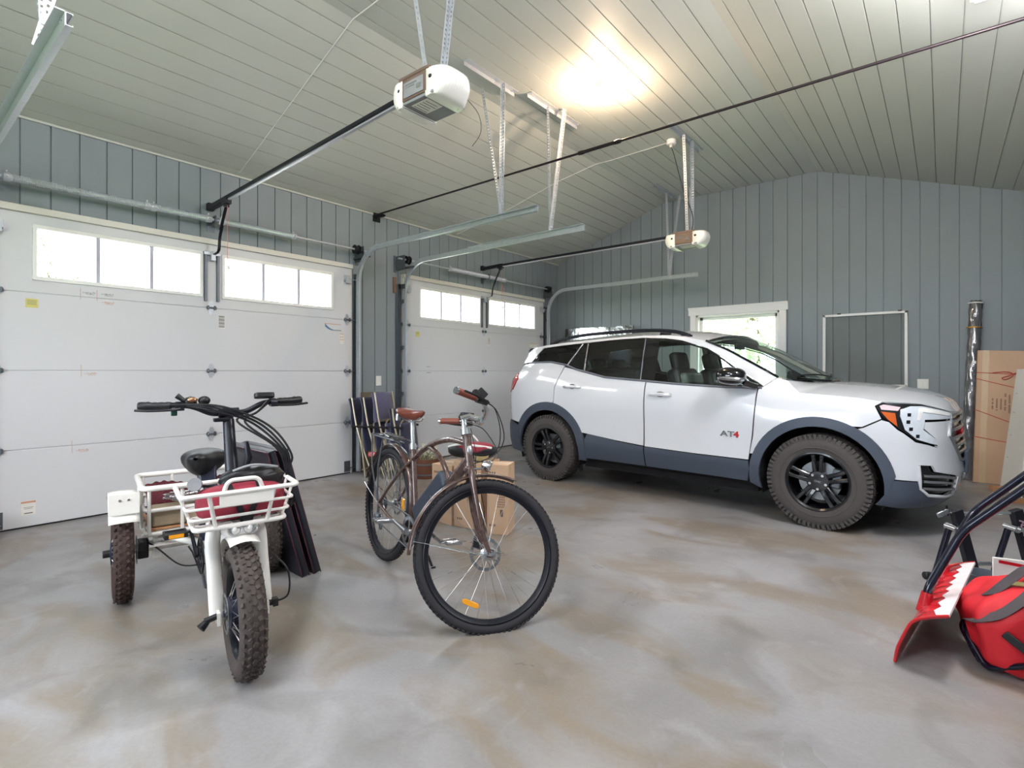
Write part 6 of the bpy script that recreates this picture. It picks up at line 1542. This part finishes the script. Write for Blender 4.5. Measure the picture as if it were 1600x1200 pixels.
# ---- red snow scoop
t = thing('snow_scoop', 'red plastic snow scoop with worn white blade edge and long black handles', 'snow shovel', (0, 2.72, 0))
prof = [(-.158, .004), (-.150, .06), (-.137, .101), (-.12, .146), (-.103, .182), (-.08, .204), (-.055, .217), (-.02, .232), (.017, .244)]
pc = catmull([(x, 0, z) for x, z in prof], 4); WD = V((.105, .80, .014))
def sc(u, v):
    q = pc[min(len(pc)-1, int(v*(len(pc)-1)+.5))]; rib = .0
    if v > .5: rib = .010*math.sin(min(1, (v-.5)*3)*PI/2)*(abs(math.sin(PI*9*u))**.5-.5)
    e = .0
    return tuple(V(q)+WD*u+V((rib*.3, 0, rib)))
mb = MB(); mb.grid(sc, 72, 32); body = mb.build('scoop', REDP, t, solid=.006)
mb = MB(); n = 8; k0 = 27
for k in range(n*2):                                            # worn edge with scalloped boundary
    u0, u1 = k/(n*2), (k+1)/(n*2); d0, d1_ = (.0 if k % 2 else .05), (.05 if k % 2 else .0)
    a, b = V(sc(u0, 1)), V(sc(u1, 1)); ia, ib = V(sc(u0, .80+d0*1.6)), V(sc(u1, .80+d1_*1.6)); up_ = V((-.001, 0, .0065))
    mb.add([a+up_+V((.002, 0, 0)), b+up_+V((.002, 0, 0)), ib+up_, ia+up_, a-up_*.3+V((.003, 0, 0)), b-up_*.3+V((.003, 0, 0))], [(0, 1, 2, 3), (0, 4, 5, 1)])
mb.build('worn_edge', WORN, body, smooth=0)
for s_ in (0, 1): MB().tube([V(p)+WD*s_ for p in pc], .006, 6).build('rim', REDP, body)
hand = [[(-.062, .20, .20), (-.052, .205, .275), (.063, .30, .52), (.25, .30, .722), (.58, .30, 1.10)], [(-.0, .66, .20), (-.0, .665, .27), (.113, .80, .51), (.297, .80, .71), (.60, .80, 1.05)]]
for H_ in hand:
    MB().tube(fillet(H_, .05), .0165, 14).build('handle_tube', NAVYT, t)
    a, b = V(H_[0]), V(H_[1]); d = (b-a).normalized(); mb = MB(); mb.tube([a-d*.03, a+d*.055], [.03, .021], 14); mb.tube([a+V((.0, 0, -.01)), a+V((.05, 0, .02))], [.03, .012], 8); mb.build('handle_socket', REDP, t)
MB().tube([(.58, .30, 1.10), (.61, .35, 1.125), (.62, .55, 1.11), (.62, .75, 1.08), (.60, .80, 1.05)], .0165, 12).build('handle_bar', NAVYT, t)
# ---- red bag on its black tube frame
t = thing('folding_cart', 'black tube frame of a folding cart lying under the red bag', 'cart frame', (0, 0, 0))
mb = MB(); mb.tube(fillet([(.10, 3.02, .165), (.055, 2.98, .13), (.12, 2.90, .014), (.30, 2.84, .16), (.62, 2.75, .42)], .03, 6), .012, 10); mb.build('frame_tube', NAVYT, t)
mb = MB(); mb.tube(fillet([(.11, 3.0, .17), (.07, 2.95, .11), (.135, 2.87, .014), (.30, 2.79, .12), (.62, 2.70, .38)], .03, 6), .012, 10); mb.build('frame_tube', NAVYT, t)
mb = MB(); mb.box((.235, 2.80, .155), (.13, .012, .03), Matrix.Rotation(R(35), 3, 'Y') @ Matrix.Rotation(R(-10), 3, 'Z')); b_ = mb.build('hinge_plate', BLACK, t, bevel=.003)
MB().ell((.265, 2.783, .13), (.008, .006, .008)).build('rivet', CHROME, b_)
t = thing('duffel_bag', 'red duffel bag with grey straps on the black cart frame', 'bag', (.30, 3.02, .20))
puff((0, 0, .0), (.245, .185, .16), Euler((0, R(-24), R(10))).to_matrix(), 47, .13, .5, 64, 40).build('bag_body', REDF, t)
puff((.10, -.12, -.10), (.17, .09, .075), Euler((0, R(-30), R(6))).to_matrix(), 43, .10, .8, 40, 24).build('end_pocket', REDF, t)
mb = MB(); S1 = [(-.225, -.10, -.02), (-.20, -.17, .01), (-.13, -.19, .055), (-.06, -.165, .125), (0.0, -.09, .185), (.09, -.02, .215)]; mb.bar(catmull(S1, 7), .034, .004, (0, -.6, .8)); mb.build('strap', STRAP, t)
mb = MB(); S2 = [(-.20, .02, .04), (-.17, -.06, .085), (-.13, -.09, .125), (-.08, -.06, .175), (-.03, .0, .205), (.04, .05, .205)]; mb.bar(catmull(S2, 7), .034, .004, (0, -.5, .85)); mb.build('strap', STRAP, t)
mb = MB(); mb.tube(catmull([(-.02, -.13, .155), (.06, -.155, .15), (.14, -.15, .17), (.20, -.11, .20)], 6), .014, 8, sq=(.7, 1.6)); mb.build('carry_handle', BLACK, t)
mb = MB(); mb.bar(catmull([(-.11, -.06, .145), (-.05, -.10, .165), (.0, -.12, .165)], 5), .02, .004, (0, -.6, .8)); mb.build('zip', mat('olive_webbing', '#7b7248', .8), t)
t = thing('plastic_board', 'white plastic board with a red stripe standing behind the red bag', 'panel', (.20, 3.36, 0))
slab('panel_sheet', WHITE, (-.02, 0, .0), (.12, .03, .0), (.0, .02, .335), .012, t); slab('red_stripe', REDP, (.0, -.003, .318), (.12, .025, .305), (.0, .002, .014), .002, t, 0)
o = MB().lathe([(0, 0), (.07, 0), (.085, .15), (.088, .155), (.082, .155), (.068, .01), (0, .01)], n=28).build('tub', mat('grey_plastic', '#5e6672', .45, var=.05)); o.location = (.165, 3.72, 0); tag(o, 'round grey plastic tub on the floor between scoop and steel stand', 'tub')
# ---- black steel stand
t = thing('steel_stand', 'black steel stand with two slanted posts joined by a chrome bar', 'stand', (0, 0, 0)); u_ = V((.2765, .225, 0)).normalized(); nn = V((-u_.y, u_.x, 0))
A = V((.055, 4.04, 0)); Bp = V((.325, 4.26, 0))
for i, P0 in enumerate((A, Bp)):
    top = P0+V((0, 0, .405)); bot = P0+u_*.105+V((0, 0, .02)); mb = MB()
    d = (top-bot).normalized(); Rm = Matrix((u_, nn, V((0, 0, 1)))).transposed(); mb.bar([bot, top], .04, .055, tuple(u_)); po = mb.build('post', BLKMET, t, bevel=.003)
    mb = MB(); s0 = P0-u_*.02+V((0, 0, .30))+nn*.02; mb.tube([s0, P0-u_*.07+nn*.06+V((0, 0, .02))], .017, 10); mb.build('brace', NAVYT, t)
    mb = MB(); mb.cyl(s0-nn*.05+V((0, 0, .005)), s0-nn*.085+V((0, 0, .005)), .012, n=10); mb.cyl(s0-nn*.06, s0+nn*.02, .02, n=12); mb.build('bolt', CHROME, t)
    mb = MB(); mb.bar([P0-u_*.16+V((0, 0, .02)), P0+u_*.2+V((0, 0, .02))], .035, .03); mb.build('foot_bar', BLKMET, t, bevel=.003)
    MB().cyl(P0-u_*.185+V((0, 0, .022)), P0-u_*.15+V((0, 0, .022)), .021, n=18).build('foot_cap', BLACK, t, bevel=.004)
    if i:
        mb = MB(); rn = random.Random(2)
        for k in range(9):
            c = P0+u_*(.02+.0105*k+.0)+V((0, 0, .345-.028*k))-nn*.0
            c = top+(bot-top)*(.16+.055*k)-nn*.0205; mb.box(c, (.026+rn.uniform(-.008, .004), .001, .008), Rm @ Matrix.Rotation(R(15), 3, 'Y')); mb.box(c+V((0, 0, -.008))+u_*rn.uniform(-.008, .008), (.009, .001, .012), Rm)
        mb.build('faded_lettering', mat('faded_pink_ink', '#a88a98', .6), po)
MB().tube([A-u_*.03+V((0, 0, .385)), Bp+u_*.14+V((0, 0, .385))], .009, 10).build('chrome_bar', CHROME, t)
mb = MB(); mb.box(A-u_*.075+V((0, 0, .385)), (.07, .012, .03), Matrix((u_, nn, V((0, 0, 1)))).transposed() @ Matrix.Rotation(R(-25), 3, 'Y')); mb.build('wing_clamp', ALU, t, bevel=.004)
mb = MB(); mb.tube([A-u_*.045+V((0, 0, .37)), A-u_*.05+V((0, 0, .40)), A-u_*.055+V((0, 0, .43))], .005, 6); mb.tube([A-u_*.02+V((0, 0, .375)), A-u_*.08+V((0, 0, .405))], .005, 6); mb.build('tie', BLACK, t)
mb = MB(); mb.tube([A+u_*.12+V((0, 0, .09)), Bp+u_*.08+V((0, 0, .09))], .012, 8); mb.build('lower_bar', ALU, t)
# ---- something red at the far left, cut by the frame edge
t = thing('fuel_can', 'red plastic fuel can at the foot of the near garage door, far left', 'fuel can', (-5.25, .50, 0), R(8)); MB().rbox((0, 0, .10), (.22, .16, .20), .03).build('can_body', mat('red_can', '#c24a4c', .4), t, bevel=.012); MB().tube([(.06, 0, .20), (.09, 0, .25)], [.02, .016], 12).build('spout_cap', BLACK, t); MB().tube(fillet([(-.08, 0, .19), (-.07, 0, .24), (.02, 0, .24), (.03, 0, .19)], .02), .012, 8).build('carry_handle', MATS['red_can'], t)
